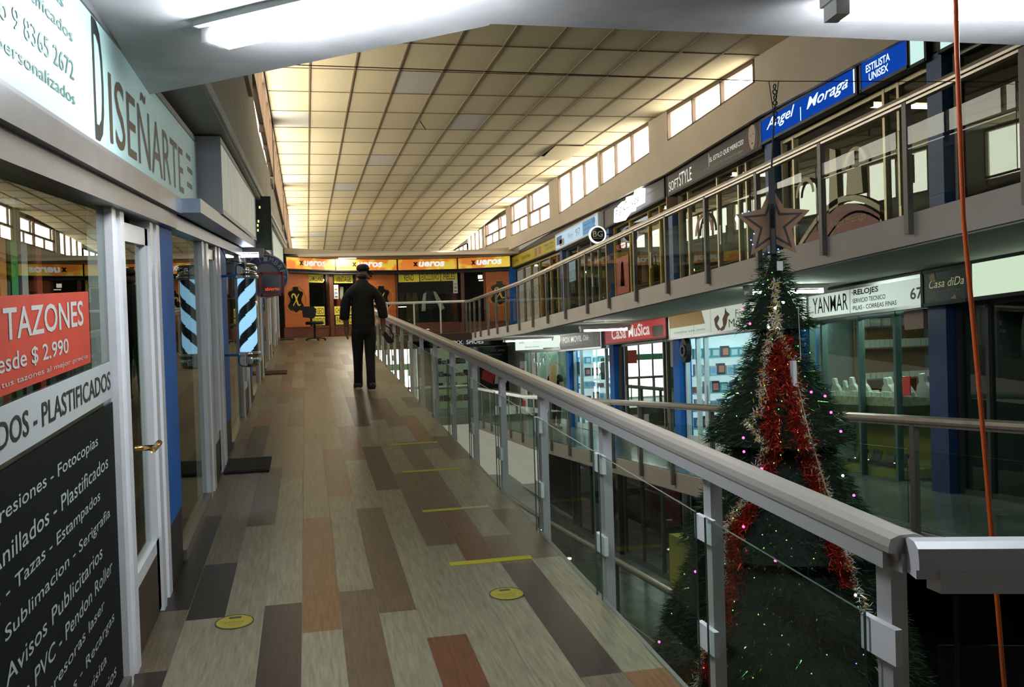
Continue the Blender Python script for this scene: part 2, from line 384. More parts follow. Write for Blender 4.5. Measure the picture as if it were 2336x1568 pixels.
# right interior shells for three levels
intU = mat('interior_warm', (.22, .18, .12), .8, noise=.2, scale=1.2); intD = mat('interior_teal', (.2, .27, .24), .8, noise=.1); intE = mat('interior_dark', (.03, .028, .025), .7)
BAY = [27.5, 24.6, 21.4, 17.95, 14.6, 11.2, 7.85, 4.5, 1.15, -1]
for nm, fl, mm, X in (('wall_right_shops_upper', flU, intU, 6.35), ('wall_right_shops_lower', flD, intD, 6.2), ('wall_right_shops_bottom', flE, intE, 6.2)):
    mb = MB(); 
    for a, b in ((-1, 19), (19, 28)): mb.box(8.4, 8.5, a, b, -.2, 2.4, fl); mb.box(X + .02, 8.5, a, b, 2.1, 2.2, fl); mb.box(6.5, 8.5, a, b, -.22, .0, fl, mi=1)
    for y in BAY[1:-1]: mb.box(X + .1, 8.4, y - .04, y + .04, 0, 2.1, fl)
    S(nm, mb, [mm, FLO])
# sign band above the upper right shopfronts
mb = MB(); mb.box(6.24, 6.5, -1, 27.5, 1.84, 2.3, flU); S('wall_right_signband', mb, mat('band_dark', (.05, .04, .03), .6))
mb = MB(); mb.box(6.1, 6.3, -1, 27.5, 2.1, 2.27, flD); mb.box(6.1, 6.3, -1, 27.5, 1.85, 2.27, flE); S('wall_right_signband_lower', mb, mat('band_grey', (.08, .08, .08), .6))

# ================================================================== RAILINGS
def posts_clamps(root, pts, fl, base, top, pm, side, w=.05, d=.05, clampm=None, hooks=True):
    for (x, y) in pts:
        z = fl(y)
        q = MB(); q.box(x - w / 2, x + w / 2, y - d / 2, y + d / 2, z + base, z + top)
        if hooks: q.box(x - w / 2 - .01, x + w / 2 + .01, y - .09, y + .09, z + top - .045, z + top)
        p = build('post', q, pm, root)
        if clampm:
            for h in (.22, .62):
                q = MB(); q.box(x - w / 2 - .02, x - w / 2, y - .07, y + .07, z + h, z + h + .09); build('glass_clamp', q, clampm, p)
GE = [1, 1, 1, 0, 1, 0]
gl_e = mat('glass_edge', (.06, .12, .09), .35)
def gpanel(q, par):
    q.mi = GE; build('glass_panel', q, [gl_r, gl_e], par)
def rail_profile(path, w=.1, h=.055):
    """handrail: flat top with rounded lip over a narrower web, swept along path"""
    prof = [(-.5, 0), (-.5, .35), (-.44, .8), (-.2, 1), (.2, 1), (.44, .8), (.5, .35), (.5, 0), (.3, -.1), (.3, -.45), (-.3, -.45), (-.3, -.1)]
    q = MB(); n = len(prof); path = [Vector(p) for p in path]; P = []
    for i, p in enumerate(path):
        d = (path[min(i + 1, len(path) - 1)] - path[max(i - 1, 0)]); d.z = 0; d.normalize(); s = Vector((d.y, -d.x, 0))
        for a, b in prof: P.append(p + s * a * w + Vector((0, 0, (b - 1) * h)))
    F = []
    for i in range(len(path) - 1):
        for j in range(n): F.append((i * n + j, i * n + (j + 1) % n, (i + 1) * n + (j + 1) % n, (i + 1) * n + j))
    F.append(list(range(n))); F.append([(len(path) - 1) * n + j for j in range(n)][::-1])
    q.add(P, F); return q
# near walkway railing
XR = 1.41
py = [2.0, 3.02, 4.22, 5.42, 6.6, 7.75, 8.95, 10.15, 11.4, 12.6, 13.8, 15, 16.2, 17.4, 18.6, 19.8, 21, 22.2, 23.4, 24.6, 25.7]
# left railing
t = thing('railing', 'brushed metal railing with glass panels along the plank walkway', 'railing', (XR, 2, flL(2)))
build('handrail', rail_profile([(XR, 1.92, flL(1.92) + .95), (XR, 25.2, 1.33 + .95), (XR, 25.9, 1.33 + .95)], .105, .042), steel, t, smooth=False)
q = MB(); q.box(XR - .048, XR + .02, 1.95, 25.2, .862, .91, flL); q.box(XR - .04, XR + .03, 1.95, 25.2, .905, .925, flL, mi=1); build('rail_web', q, [mat('rail_web_grey', (.62, .62, .62), .35, .3), steel], t)
build('handrail', rail_profile([(XR - .02, 1.88, flL(1.9) + .95), (XR + 1.6, 1.35, flL(1.9) + .95)], .105, .06), mat('lit_steel', (.85, .85, .9), .35, .2), t)  # end rail coloured paler, as lit by the fluorescent overhead
q = MB(); q.hexa([(XR + .02, 1.83, .93), (XR + 1.6, 1.31, .93), (XR + 1.6, 1.36, .93), (XR + .02, 1.88, .93), (XR + .02, 1.83, 1.0), (XR + 1.6, 1.31, 1.0), (XR + 1.6, 1.36, 1.0), (XR + .02, 1.88, 1.0)]); build('rail_web', q, MATS['lit_steel'], t)
posts_clamps(t, [(XR + .01, y) for y in py[:1]] + [(XR + .01, y) for y in py[1:]], flL, -.2, .9, post_m, 'L', .045, .06, alu_w)
for a, b in zip(py, py[1:]):
    q = MB(); q.box(XR - .045, XR - .037, a + .04, b - .04, .0, .72, flL); gpanel(q, t)
q = MB(); q.hexa([(XR + .03, 1.85, .2), (XR + 1.5, 1.36, .2), (XR + 1.5, 1.368, .2), (XR + .03, 1.858, .2), (XR + .03, 1.85, .8), (XR + 1.5, 1.36, .8), (XR + 1.5, 1.368, .8), (XR + .03, 1.858, .8)]); build('glass_panel', q, gl_r, t)
# cross rail far (upper)
def cross_rail(label, z, name='railing', n=4, mat_=post_m, Xa=XR):
    t = thing(name, label, 'railing', (3, 26, z)); 
    build('handrail', rail_profile([(Xa, 26, z + .95), (4.6, 26, z + .95)], .09, .05), alu, t)
    for i in range(n + 1):
        x = Xa + .1 + (4.5 - Xa) * i / n; q = MB(); q.box(x - .02, x + .02, 26 - .02, 26.02, z - .18, z + .92); build('post', q, mat_, t)
    for i in range(n):
        x = Xa + .1 + (4.5 - Xa) * i / n; q = MB(); q.box(x + .05, x + (4.5 - Xa) / n - .05, 25.94, 25.948, z + .03, z + .72); build('glass_panel', q, gl_r, t)
cross_rail('metal railing across the far landing in front of the orange shop', 1.33)
cross_rail('pale metal railing across the far landing one floor down', 1.33 - 2.48, n=6, mat_=white)
uy = [20.45, 19.26, 18.03, 16.85, 15.61, 14.31, 13.21, 12.03, 10.89, 9.7, 8.48, 7.3, 6.12, 4.95, 3.75, 2.6]
uy = [25.9, 25.3, 24.6, 23.8, 22.7, 21.6] + uy
def ramp_rail(label, fl, ys, pm, rm):
    t = thing('railing', label, 'railing', (4.6, ys[-1], fl(ys[-1])))
    build('handrail', rail_profile([(4.58, 25.9, fl(26) + .95), (4.58, 25.25, fl(25.25) + .94), (4.58, 22, fl(22) + .92), (4.58, 19, fl(19) + .9), (4.58, -1, fl(-1) + .9)], .09, .055), rm, t)
    posts_clamps(t, [(4.575, y) for y in ys], fl, -.17, .86, pm, 'R', .05, .05, None, hooks=False)
    for a, b in zip(ys, ys[1:]):
        q = MB(); q.box(4.545, 4.553, b + .05, a - .05, .06, .64, fl); gpanel(q, t)
ramp_rail('metal railing with glass along the upper gallery across the void', flU, uy, postd, mat('worn_steel', (.45, .4, .34), .35, .7, noise=.2, scale=12))
ramp_rail('metal railing with glass along the gallery one floor down', flD, uy, postd, mat('worn_steel'  , (0, 0, 0)))
ramp_rail('metal railing along the lowest gallery deep in the void', flE, uy[::2], postd, steel)

# ================================================================== LIGHTS (fluorescents)
tube_w = emis('tube_cool', (.86, .93, 1), 26); tube_g = emis('tube_green', (.82, 1, .86), 30); tube_y = emis('tube_warm', (1, .97, .85), 28)
def fluoro(a, b, m, label, group=None, r=.018, hous=white, plate=.12):
    a, b = Vector(a), Vector(b); mid = (a + b) / 2
    t = thing('fluorescent_light', label, 'light', mid, group)
    d = (b - a).normalized(); s = Vector((0, 0, 1)).cross(d).normalized(); L = (b - a).length
    fr = Fr(a, d, (0, 0, 1), s)
    q = MB(); q.fbox(fr, -.04, L + .04, .025, .07, -plate / 2, plate / 2); build('housing', q, hous, t)
    q = MB()
    q.tube([fr.p(.02, -.01, -.03), fr.p(L - .02, -.01, -.03)], r, 10); q.tube([fr.p(.02, -.01, .03), fr.p(L - .02, -.01, .03)], r, 10)
    build('tube', q, m, t, smooth=True)
    for a in (-.03, L - .02): q = MB(); q.fbox(fr, a, a + .05, -.03, .03, -.05, .05); build('end_cap', q, hous, t)
fluoro((-.29, 3.52, 2.7), (.55, 2.84, 2.7), emis('tube_near', (.86, .93, 1), 95), 'twin fluorescent light on the white ceiling above the walkway', plate=.16, r=.03)
fluoro((1.9, 2.9, 2.68), (3.1, 2.75, 2.68), MATS['tube_near'], 'fluorescent light under the white ceiling at the near end of the void')
fluoro((4.75, 15.2, 1.41), (5.6, 15.2, 1.41), tube_y, 'long fluorescent light under the gallery above the red music sign')
fluoro((4.75, 9.05, 1.84), (5.65, 9.05, 1.84), tube_g, 'fluorescent light under the gallery behind the tree top')
fluoro((4.75, 21.6, 1.13), (5.95, 21.6, 1.13), tube_y, 'fluorescent light in front of the white phone shop sign')
fluoro((5.0, 3.2, 2.17), (6.0, 3.2, 2.17), tube_g, 'fluorescent light under the gallery outside the plant themed sign')
fluoro((.96, 26.7, 3.64), (1.5, 26.8, 3.64), emis('tube_shop', (1, .93, .75), 420), 'short fluorescent light above the orange shop, over the man')
fluoro((4.0, 27.25, 3.7), (4.58, 27.25, 3.7), MATS['tube_shop'], 'short fluorescent light above the orange shop sign at its far end')
fluoro((-.74, 10.9, flL(11) + 1.9), (-.5, 10.9, flL(11) + 1.9), tube_w, 'short fluorescent light under the dark display board on the left side')
fluoro((-.7, 16.6, flL(16.6) + 2.55), (-.7, 17.8, flL(17.8) + 2.55), tube_w, 'added fluorescent light hidden behind the far left shop signs')  # unseen tube, added to brighten the far left posts
fluoro((5.2, 14, -1.0), (6.1, 14, -1.0), tube_g, 'fluorescent light over the lowest gallery')

# ================================================================== SIGNS helper
def sign(name, label, fr, w, h, d, face, case, parts=(), group=None, back=None):
    """box sign: case, lit face, lettering.  fr origin = lower left front corner of the face plane"""
    t = thing(name, label, 'sign', fr.p(w / 2, 0, -d / 2), group)
    q = MB(); q.fbox(fr, 0, w, 0, h, -d, -.012); 
    for (a0, a1, b0, b1) in ((-.0, w, -.02, .015), (0, w, h - .015, h + .02), (-.02, .015, -.02, h + .02), (w - .015, w + .02, -.02, h + .02)): q.fbox(fr, a0, a1, b0, b1, -d, .008)
    build('case', q, case, t)
    q = MB(); q.fbox(fr, .01, w - .01, .01, h - .01, -.012, 0); build('face', q, face, t)
    for p in parts:
        k = p[0]
        if k == 't': text(p[1], fr, p[2], p[3], p[4], p[5], p[6], t, c=.001, shear=p[7] if len(p) > 7 else 0, off=p[8] if len(p) > 8 else 0)
        elif k == 'r': q = MB(); q.fbox(fr, p[1], p[2], p[3], p[4], 0, p[7] if len(p) > 7 else .002); build(p[6], q, p[5], t)
        elif k == 'p': q = MB(); q.fprism(fr, p[1], 0, .003); build(p[3], q, p[2], t)
        elif k == 'ring': q = MB(); q.ring(fr, p[1], p[2], p[3], p[4], 0, .003); build(p[6], q, p[5], t)
    return t
ink = mat('sign_ink', (.012, .014, .013), .5); inkt = mat('sign_ink_teal', (.04, .13, .11), .5); inkbr = mat('sign_ink_brown', (.06, .035, .02), .5)
paper = mat('paper_white', (.7, .7, .68), .6); lw_ = mat('glowing_white_letters', (.8, .8, .76), .5, emit=.55); yelp = mat('yellow_card', (.9, .78, .08), .6, emit=0, noise=.08)  # white letters given a glow of their own to stand out in dim light

# ================================================================== LEFT SHOPS
face_d = mat('backlit_teal', (.44, .66, .64), .5, emit=.16, noise=.12, scale=1.5)
f = WALLL(-.70, 1.3)
sign('shop_sign', 'large pale teal sign with tall thin dark lettering above the copy shop', Fr(f.p(0, 2.08), (0, 1, .0528), (0, 0, 1), (1, 0, 0)), 5.1, .48, .1, face_d, mat('grey_case', (.25, .25, .26), .4, .5), [
    ('t', 'D', 2.08, .03, .16, .43, ink, 0), ('t', 'ISEÑARTE', 2.33, .05, 2.1, .34, inkbr, 0), ('r', 2.3, 4.5, .0, .004, inkbr, 'underline'),
    ('t', 'Impresiones - Fotocopias', .4, .36, 1.3, .05, inkt), ('t', 'Anillados y plastificados', .5, .28, 1.3, .05, inkt), ('t', 'Fono 9 8365 2672', .9, .17, .9, .06, inkt), ('t', 'Disenos personalizados', .6, .08, 1.2, .05, inkt),
    ('r', 4.62, 4.82, .3, .33, inkt, 'mark'), ('r', 4.66, 4.9, .22, .25, inkt, 'mark'), ('r', 4.62, 4.86, .12, .15, inkt, 'mark')])
# metal valance under the sign
q = MB(); q.box(-.8, -.66, 1, 5.3, 1.98, 2.06, flL); q.box(-.8, -.69, 1.0, 5.3, 1.9, 1.98, flL)
tag(build('sign_valance', q, mat('valance_metal', (.2, .19, .19), .35, .6, noise=.2)), 'brushed aluminium valance under the teal sign', 'valance')
q = MB(); q.box(-.8, -.56, 5.3, 11.2, 1.99, 2.07, flL); q.box(-.8, -.70, 5.3, 25.8, 1.9, 1.98, flL)
tag(build('sign_valance', q, mat('blue_grey_metal', (.25, .3, .38), .3, .8, noise=.2)), 'dark metal valance under the blank stained sign box', 'valance')
stained = mat('stained_lightbox', (.62, .66, .56), .5, emit=.28, noise=.45, scale=3, stretch=(1, 3, .6))
f = Fr((-.55, 6.55, flL(6.55) + 2.09), (0, 1, .0528), (0, 0, 1), (1, 0, 0))
sign('shop_sign', 'blank lightbox with rusty stains jutting out beside the teal sign', f, 4.45, .5, .2, stained, mat('grey_case', (0, 0, 0)))
f = Fr((-.74, 11.35, flL(11.35) + 1.98), (1, 0, 0), (0, 0, 1), (0, -1, 0))
led = emis('led_amber', (.7, .75, .3), 1.5)
t = thing('display_board', 'tall dark display board with scattered yellow dots beyond the stained lightbox', 'sign', (-.5, 11.35, flL(11.35) + 1.9))
q = MB(); q.fbox(f, 0, .36, 0, .65, -.08, 0); build('case', q, mat('green_black', (.012, .02, .012), .5), t)
q = MB(); q.fbox(f, .02, .34, .02, .63, 0, .004); build('face', q, mat('board_face', (.02, .035, .02), .4), t)
q = MB()
for a, b in ((.1, .55), (.12, .5), (.1, .38), (.13, .3), (.19, .28), (.12, .24), (.19, .22), (.15, .18), (.22, .5), (.2, .33)): q.fbox(f, a, a + .018, b, b + .03, .004, .008)
build('light_dots', q, led, t)
# far left signs beyond
fw_ = mat('far_lightbox', (.5, .6, .52), .5, emit=.3, noise=.2)
sign('shop_sign', 'beige far shop sign after the dark display board', Fr((-.56, 12.6, flL(12.6) + 2.06), (0, 1, .0528), (0, 0, 1), (1, 0, 0)), 3.2, .45, .18, mat('tan_sign', (.4, .34, .2), .6, noise=.3), mat('grey_case', (0, 0, 0)))
sign('shop_sign', 'pale green far shop sign near the orange shop', Fr((-.56, 17.0, flL(17) + 2.06), (0, 1, .0528), (0, 0, 1), (1, 0, 0)), 8.0, .5, .18, fw_, mat('grey_case', (0, 0, 0)))
# shopfront frames, glass, doors
def left_post(y0, y1, label, m=alu_w, x1=-.738, h0=.0, h1=1.96, cat='post', grooves=True):
    q = MB(); q.box(-.82, x1, y0, y1, h0, h1, flL)
    if grooves:
        w = y1 - y0
        q.box(x1, x1 + .012, y0, y0 + w * .3, h0, h1, flL); q.box(x1, x1 + .012, y1 - w * .34, y1, h0, h1, flL)
    return tag(build('door_frame_post', q, m), label, cat)
left_post(3.74, 3.98, 'wide white aluminium post beside the poster window of the copy shop')
left_post(4.62, 4.9, 'white aluminium post between the copy shop door and blue column')
def blue_col(y0, y1, label):
    q = MB(); q.box(-.82, -.735, y0, y1, .32, 2.0, flL); 
    r = tag(build('blue_column', q, blue), label, 'column')
    q = MB(); q.box(-.815, -.74, y0 + .01, y1, -.02, .33, flL); tag(build('column_plinth', q, dark), 'black plinth under the ' + label, 'plinth')
blue_col(4.87, 5.42, 'broad blue column beside the copy shop door')
blue_col(8.35, 8.95, 'narrow blue column behind the barber pole')
blue_col(12.15, 12.5, 'dark blue column beyond the barber pole'); blue_col(15.9, 16.25, 'blue column past the second door mat'); blue_col(19.6, 19.95, 'second last blue column before the orange shop'); blue_col(23.2, 23.55, 'last blue column before the orange shop')
def left_window(y0, y1, label, m=gl_s, h0=.06):
    t = thing('shop_window', label, 'window', (-.76, y0, flL(y0)))
    q = MB(); q.box(-.765, -.755, y0, y1, h0, 1.93, flL); build('glass_pane', q, m, t)
    q = MB(); q.box(-.8, -.72, y0, y1, -.01, h0, flL); q.box(-.8, -.72, y0, y1, 1.9, 1.96, flL); build('frame', q, mat('dull_rail', (.3, .28, .25), .35, .7), t)
    return t
left_window(1.0, 3.74, 'near copy shop window covered with posters and price lists')
def left_door(y0, y1, label, handle=None, m=alu_w):
    t = thing('shop_door', label, 'door', (-.77, y0, flL(y0)))
    q = MB()
    for a in (y0, y1 - .07): q.box(-.79, -.74, a, a + .07, .02, 1.86, flL)
    q.box(-.79, -.74, y0, y1, .02, .3, flL, mi=1); q.box(-.79, -.74, y0, y1, .3, .36, flL); q.box(-.79, -.74, y0, y1, 1.78, 1.86, flL)
    build('door_leaf', q, [m, mat('rust_panel', (.06, .035, .02), .5, noise=.4)], t)
    q = MB(); q.box(-.77, -.762, y0 + .05, y1 - .05, .36, 1.8, flL); build('glass_pane', q, gl_s, t)
    if handle:
        y = handle; q = MB(); q.tube([(-.74, y, flL(y) + .89), (-.66, y, flL(y) + .89)], .012, 10); q.tube([(-.66, y - .05, flL(y) + .885), (-.66, y + .13, flL(y) + .895)], .013, 10)
        build('handle', q, gold, t, smooth=True)
    return t
left_door(3.98, 4.62, 'white framed glass door of the copy shop with brass handle', 4.1)
left_window(5.42, 6.85, 'barber shop window reflecting the orange shop')
left_post(6.85, 7.3, 'bright grooved aluminium post in front of the barber pole')
left_door(7.3, 7.85, 'narrow aluminium barber door')
left_post(7.85, 8.3, 'aluminium post joined to the narrow blue column')
n = [0]
for (a, b, w) in ((8.95, 10.6, 'first window past the barber pole'), (12.5, 14.2, 'dark window past the second blue column'), (16.25, 18.0, 'window with blue column on its near side'), (19.95, 21.6, 'second last left window before the orange shop'), (23.55, 25.0, 'last left window before the orange shop')):
    left_window(a, b, w)
for (a, b, w) in ((10.6, 10.82, 'post by the red mat'), (11.6, 11.85, 'post after the red mat'), (14.2, 14.45, 'post midway to the orange shop'), (15.3, 15.6, 'post facing the man'), (18.0, 18.25, 'post past the man'), (19.2, 19.45, 'post well past the man'), (21.6, 21.85, 'post near the orange shop'), (22.8, 23.05, 'post close to the orange shop'), (25.0, 25.3, 'last post at the orange shop')):
    left_post(a, b, 'white aluminium door frame ' + w)
for (a, b, w) in ((10.82, 11.6, 'beside the red mat'), (14.45, 15.3, 'midway along the left shops'), (18.25, 19.2, 'far along the left shops'), (21.85, 22.8, 'nearest the orange shop')):
    left_door(a, b, 'glass shop door ' + w)
# copy shop posters on the glass
gf = Fr((-.752, 1.0, flL(1.0)), (0, 1, .0528), (0, 0, 1), (1, 0, 0))
def flat(name, label, cat, fr, w, h, m, parts=(), d=.004, group=None):
    t = thing(name, label, cat, fr.p(w / 2, 0, 0), group)
    q = MB(); q.fbox(fr, 0, w, 0, h, 0, d); build('sheet', q, m, t)
    for p in parts:
        if p[0] == 't': text(p[1], fr, p[2], p[3], p[4], p[5], p[6], t, c=d, off=p[7] if len(p) > 7 else 0)
        elif p[0] == 'r': q = MB(); q.fbox(fr, p[1], p[2], p[3], p[4], d, d + .002); build(p[6], q, p[5], t)
        elif p[0] == 'p': q = MB(); q.fprism(fr, p[1], d, d + .003); build(p[3], q, p[2], t)
    return t
redp = mat('red_poster', (.5, .045, .02), .6, noise=.15); greyt = mat('grey_lettering', (.5, .5, .47), .6); paleink = mat('pale_ink', (.42, .5, .48), .6)
G = lambda y, h: Fr(gf.p(y - 1.0, h), gf.u, gf.v, gf.n)
flat('poster', 'red poster about mugs with pale lettering on the copy shop window', 'poster', G(1.35, 1.325), 2.05, .25, redp, [('t', 'OFERTA EN TAZONES', .1, .135, 1.86, .085, greyt, .012), ('t', 'desde $ 2.990', 1.0, .05, .75, .055, greyt, .01), ('t', 'www.personaliza tus tazones al mejor precio', .5, .015, 1.5, .02, greyt)])
flat('poster', 'white strip reading ANILLADOS - PLASTIFICADOS under the red poster', 'poster', G(1.1, 1.16), 2.62, .14, mat('strip_white', (.45, .48, .47), .6), [('t', 'ANILLADOS - PLASTIFICADOS', .85, .035, 1.75, .07, ink, .012)])
lines = ['Impresiones - Fotocopias', 'Anillados - Plastificados', 'Logos - Diseños - Tazas - Estampados', 'Bordados - Sublimacion - Serigrafia', 'Stickers - Avisos Publicitarios', 'Lona PVC - Pendon Roller', 'Venta y alquiler de impresoras laser', 'Toner originales - Recargas', 'Timbres - Tarjetas de visita', 'Volantes - Talonarios']
pp = []
for i, s in enumerate(lines):
    w = len(s) * .052; pp.append(('t', s, 2.55 - w if i % 2 else 2.4 - w, .95 - .098 * i, w, .05, paleink, .004))
flat('window_panel', 'black panel listing the copy shop services in pale lettering', 'panel', G(1.05, .06), 2.68, 1.08, mat('panel_black', (.005, .007, .007), .6, spec=.1), pp)
# coloured ribbons / things inside the copy shop
for i, (y, c, l) in enumerate(((3.1, (.7, .2, .03), 'orange'), (3.22, (.1, .4, .08), 'green'), (3.33, (.55, .56, .55), 'grey'), (3.5, (.4, .05, .03), 'dark red'), (3.0, (.5, .5, .1), 'olive'))):
    q = MB(); q.box(-.95, -.94, y, y + .07, 1.1, 1.9, flL); tag(build('ribbon', q, mat('ribbon_' + l, c, .5)), l + ' ribbon hanging inside the copy shop window', 'ribbon')
# door mats
def doormat(x0, x1, y0, y1, m, label):
    q = MB(); q.box(x0, x1, y0, y1, .001, .014, flL); q.box(x0 + .03, x1 - .03, y0 + .03, y1 - .03, .014, .018, flL); tag(build('door_mat', q, m), label, 'door mat')
doormat(-.72, -.35, 7.75, 8.35, mat('mat_black', (.015, .015, .015), .95, noise=.3, bump=.5, scale=90), 'black door mat in front of the barber door')
doormat(-.72, -.36, 15.7, 16.3, mat('mat_red', (.09, .02, .015), .95, noise=.3, bump=.5, scale=90), 'dark red door mat midway along the left shops')
doormat(-.72, -.34, 24.6, 25.1, mat('mat_dark', (.03, .025, .02), .95), 'small dark door mat near the orange shop')
# barber pole
bx, by = -.512, 8.3; bz = flL(by)
t = thing('barber_pole', 'tall lit barber pole with pale blue and black spiral stripes and chrome ends', 'barber pole', (bx, by, bz + .83))
n_, H0, H1 = 40, .97, 1.62; q = MB(); R_ = .078; P = []; F = []; mi = []
NZ = 64
for i in range(NZ + 1):
    for j in range(n_): a = 2 * PI * j / n_; P.append((bx + R_ * math.cos(a), by + R_ * math.sin(a), bz + H0 + (H1 - H0) * i / NZ))
for i in range(NZ):
    for j in range(n_):
        ph = j / n_ * 2.0 - i / NZ * 2.9
        k = 0 if ((ph * 1.0) % 1.0) < .56 else 1
        q.add([P[i * n_ + j], P[i * n_ + (j + 1) % n_], P[(i + 1) * n_ + (j + 1) % n_], P[(i + 1) * n_ + j]], [(0, 1, 2, 3)], mi=k)
build('striped_cylinder', q, [mat('pole_lit_blue', (.36, .68, .92), .4, emit=.95), mat('pole_black', (.01, .012, .02), .3)], t, smooth=True)
q = MB(); q.lathe([(.088, H0), (.088, H1)], (bx, by, bz), 32); build('glass_cover', q, glass('pole_glass', (.93, .97, 1), .6, .0), t, smooth=True)
for nm, z0, s in (('top_cap', H1, 1), ('bottom_cap', H0, -1)):
    pr = [(.1, 0), (.106, .008), (.106, .03), (.098, .036), (.092, .04), (.096, .055), (.096, .1), (.088, .12), (.066, .132), (.035, .138), (.002, .14)]
    if s < 0: pr = [(r, -z) for r, z in pr][::-1]
    q = MB(); q.lathe(pr, (bx, by, bz + z0), 32); build(nm, q, chrome, t, smooth=True)
q = MB()
for h in (1.66, .94): q.tube([(bx, by, bz + h), (-.745, by + .25, bz + h)], .012, 8)
build('wall_bracket', q, chrome, t)
q = MB(); q.tube([(bx, by + .02, bz + 1.76), (-.66, by - .1, bz + 1.78), (-.73, 8.0, bz + 1.95)], .004, 6); tag(build('power_cord', q, dark), 'thin black cord from the barber pole up the wall', 'cord')
# round stamp shop sign and red boxed sign
fr = Fr((-.34, 12.6, flL(12.6) + 1.66), (1, 0, 0), (0, 0, 1), (0, -1, 0))
t = thing('round_sign', 'round navy sign reading TIMBRES jutting from the left wall', 'sign', fr.p(0, -.3, 0))
q = MB(); q.disc(fr, -.18, 0, .30, -.05, 0); build('disc', q, mat('sign_navy', (.09, .14, .34), .5), t)
q = MB(); q.disc(fr, -.18, 0, .17, 0, .006); build('inner_disc', q, mat('sign_greyblue', (.3, .33, .36), .5), t)
q = MB(); q.ring(fr, -.18, 0, .285, .30, 0, .006); build('rim', q, mat('sign_white_soft', (.7, .75, .8), .5), t)
for i, ch in enumerate('TIMBRES'):
    a = math.radians(108 - i * 19); c_, s_ = math.cos(a), math.sin(a)
    f2 = Fr(fr.p(-.18 + c_ * .2, s_ * .2, .006), Vector((s_, 0, -c_)), Vector((c_, 0, s_)), (0, -1, 0))
    text(ch, f2, -.025, 0, .05, .065, mat('sign_white_soft', (0, 0, 0)), t, c=.001)
fr = Fr((-.56, 12.0, flL(12) + 1.42), (1, 0, 0), (0, 0, 1), (0, -1, 0))
sign('box_sign', 'small black sign with red frame and red word hung near the round sign', fr, .27, .27, .1, black_g, mat('sign_redcase', (.25, .03, .02), .5), [('t', 'abierto', .05, .05, .18, .045, emis('led_red', (1, .08, .02), 1.2))])
t = [o for o in C.objects if o.name == 'box_sign'][0]; q = MB(); q.box(-.8, -.5, 12.03, 12.06, flL(12) + 1.66, flL(12) + 1.7); build('wall_arm', q, dark, t)
# floor tapes and stickers
tapey = mat('yellow_tape', (.5, .46, .015), .6, noise=.15, scale=20)
for y, sk, w, l in ((4.93, .0, .06, 'nearest yellow floor tape line, beside the round sticker by the railing'), (6.1, .0, .055, 'second yellow floor tape line with a worn whitish end'), (7.38, 0, .055, 'third yellow floor tape line up the ramp'), (8.63, 0, .05, 'farthest yellow floor tape line, ahead of the others')):
    q = MB(); q.box(.73, 1.2 if y != 6.1 else 1.1, y - w / 2, y + w / 2, .0, .002, flL)
    if y == 6.1: q.box(1.0, 1.08, y - w / 2, y + w / 2, .0021, .003, flL, mi=1); q.box(1.1, 1.19, y - w / 2, y + w / 2, 0, .002, flL, mi=1)
    tag(build('floor_tape', q, [tapey, mat('tape_worn', (.5, .5, .4), .6)]), l, 'tape')
for x, y, l in ((.935, 4.39, 'round yellow floor sticker beside the railing side tape line'), (-.38, 4.37, 'round yellow floor sticker on the shop side of the walkway')):
    fr = Fr((x, y, flL(y) + .001), (1, 0, 0), (0, 1, .0528), (0, 0, 1))
    t = thing('floor_sticker', l, 'sticker', (x, y, flL(y)))
    q = MB(); q.disc(fr, 0, 0, .088, 0, .002); build('disc', q, mat('sticker_yellow', (.42, .35, .04), .6, noise=.2, scale=30), t)
    q = MB(); q.ring(fr, 0, 0, .083, .089, .002, .0028); build('dark_rim', q, mat('sticker_rim', (.05, .06, .05), .6), t)
    text('ESPERE', fr, -.045, -.02, .09, .022, mat('sticker_ink', (.2, .17, .03), .6), t, c=.002, depth=.0004); text('AQUI', fr, -.03, -.05, .06, .022, MATS['sticker_ink'], t, c=.002, depth=.0004)
    q = MB(); q.fbox(fr, -.028, .028, .04, .062, .002, .0028); build('dark_mark', q, MATS['sticker_rim'], t)

# ================================================================== ORANGE SHOP at the far end
pts = [(-.6, 25.8), (.83, 27.0), (2.75, 27.6), (4.64, 27.5), (6.2, 26.8)]
def segfr(i, z=0):
    a = Vector((*pts[i], z)); b = Vector((*pts[i + 1], z)); return Fr(a, (b - a).normalized(), (0, 0, 1), (b - a).normalized().cross(Vector((0, 0, 1)))), (b - a).length
SG = [segfr(i) for i in range(4)]
orange = mat('orange_panel', (.52, .13, .015), .55, noise=.12, scale=4); yel_t = mat('yellow_line', (.75, .52, .06), .5)
q = MB()
for i in range(4):
    f, L = SG[i]; q.fbox(f, 0, L, 3.2, 3.68, -.35, -.05, mi=0); q.fbox(f, 0, L, 1.34, 1.64, -.25, -.03, mi=1)
q.box(-.9, 6.4, 29.4, 29.5, 1.3, 3.6, mi=0); q.box(-.9, 6.4, 26, 29.5, 3.62, 3.7, zf(0), mi=2)
S('wall_far', q, [dark, brick, beige])
q = MB()
for i in range(4): 
    f, L = SG[i]; q.fbox(f, -.02, L + .02, 3.69, 3.86, -1.5, .12)
S('trim_1', q, mat('far_cornice', (.36, .31, .24), .8))
q = MB(); q.box(XE, 6.6, 25.26, 29.5, -.2, -.005, zf(1.33)); S('floor_orange_shop', q, darkbr)
q = MB(); q.box(-.86, XE, 28.0, 29.5, -.2, -.005, zf(1.33)); S('floor_orange_shop_left', q, darkbr)
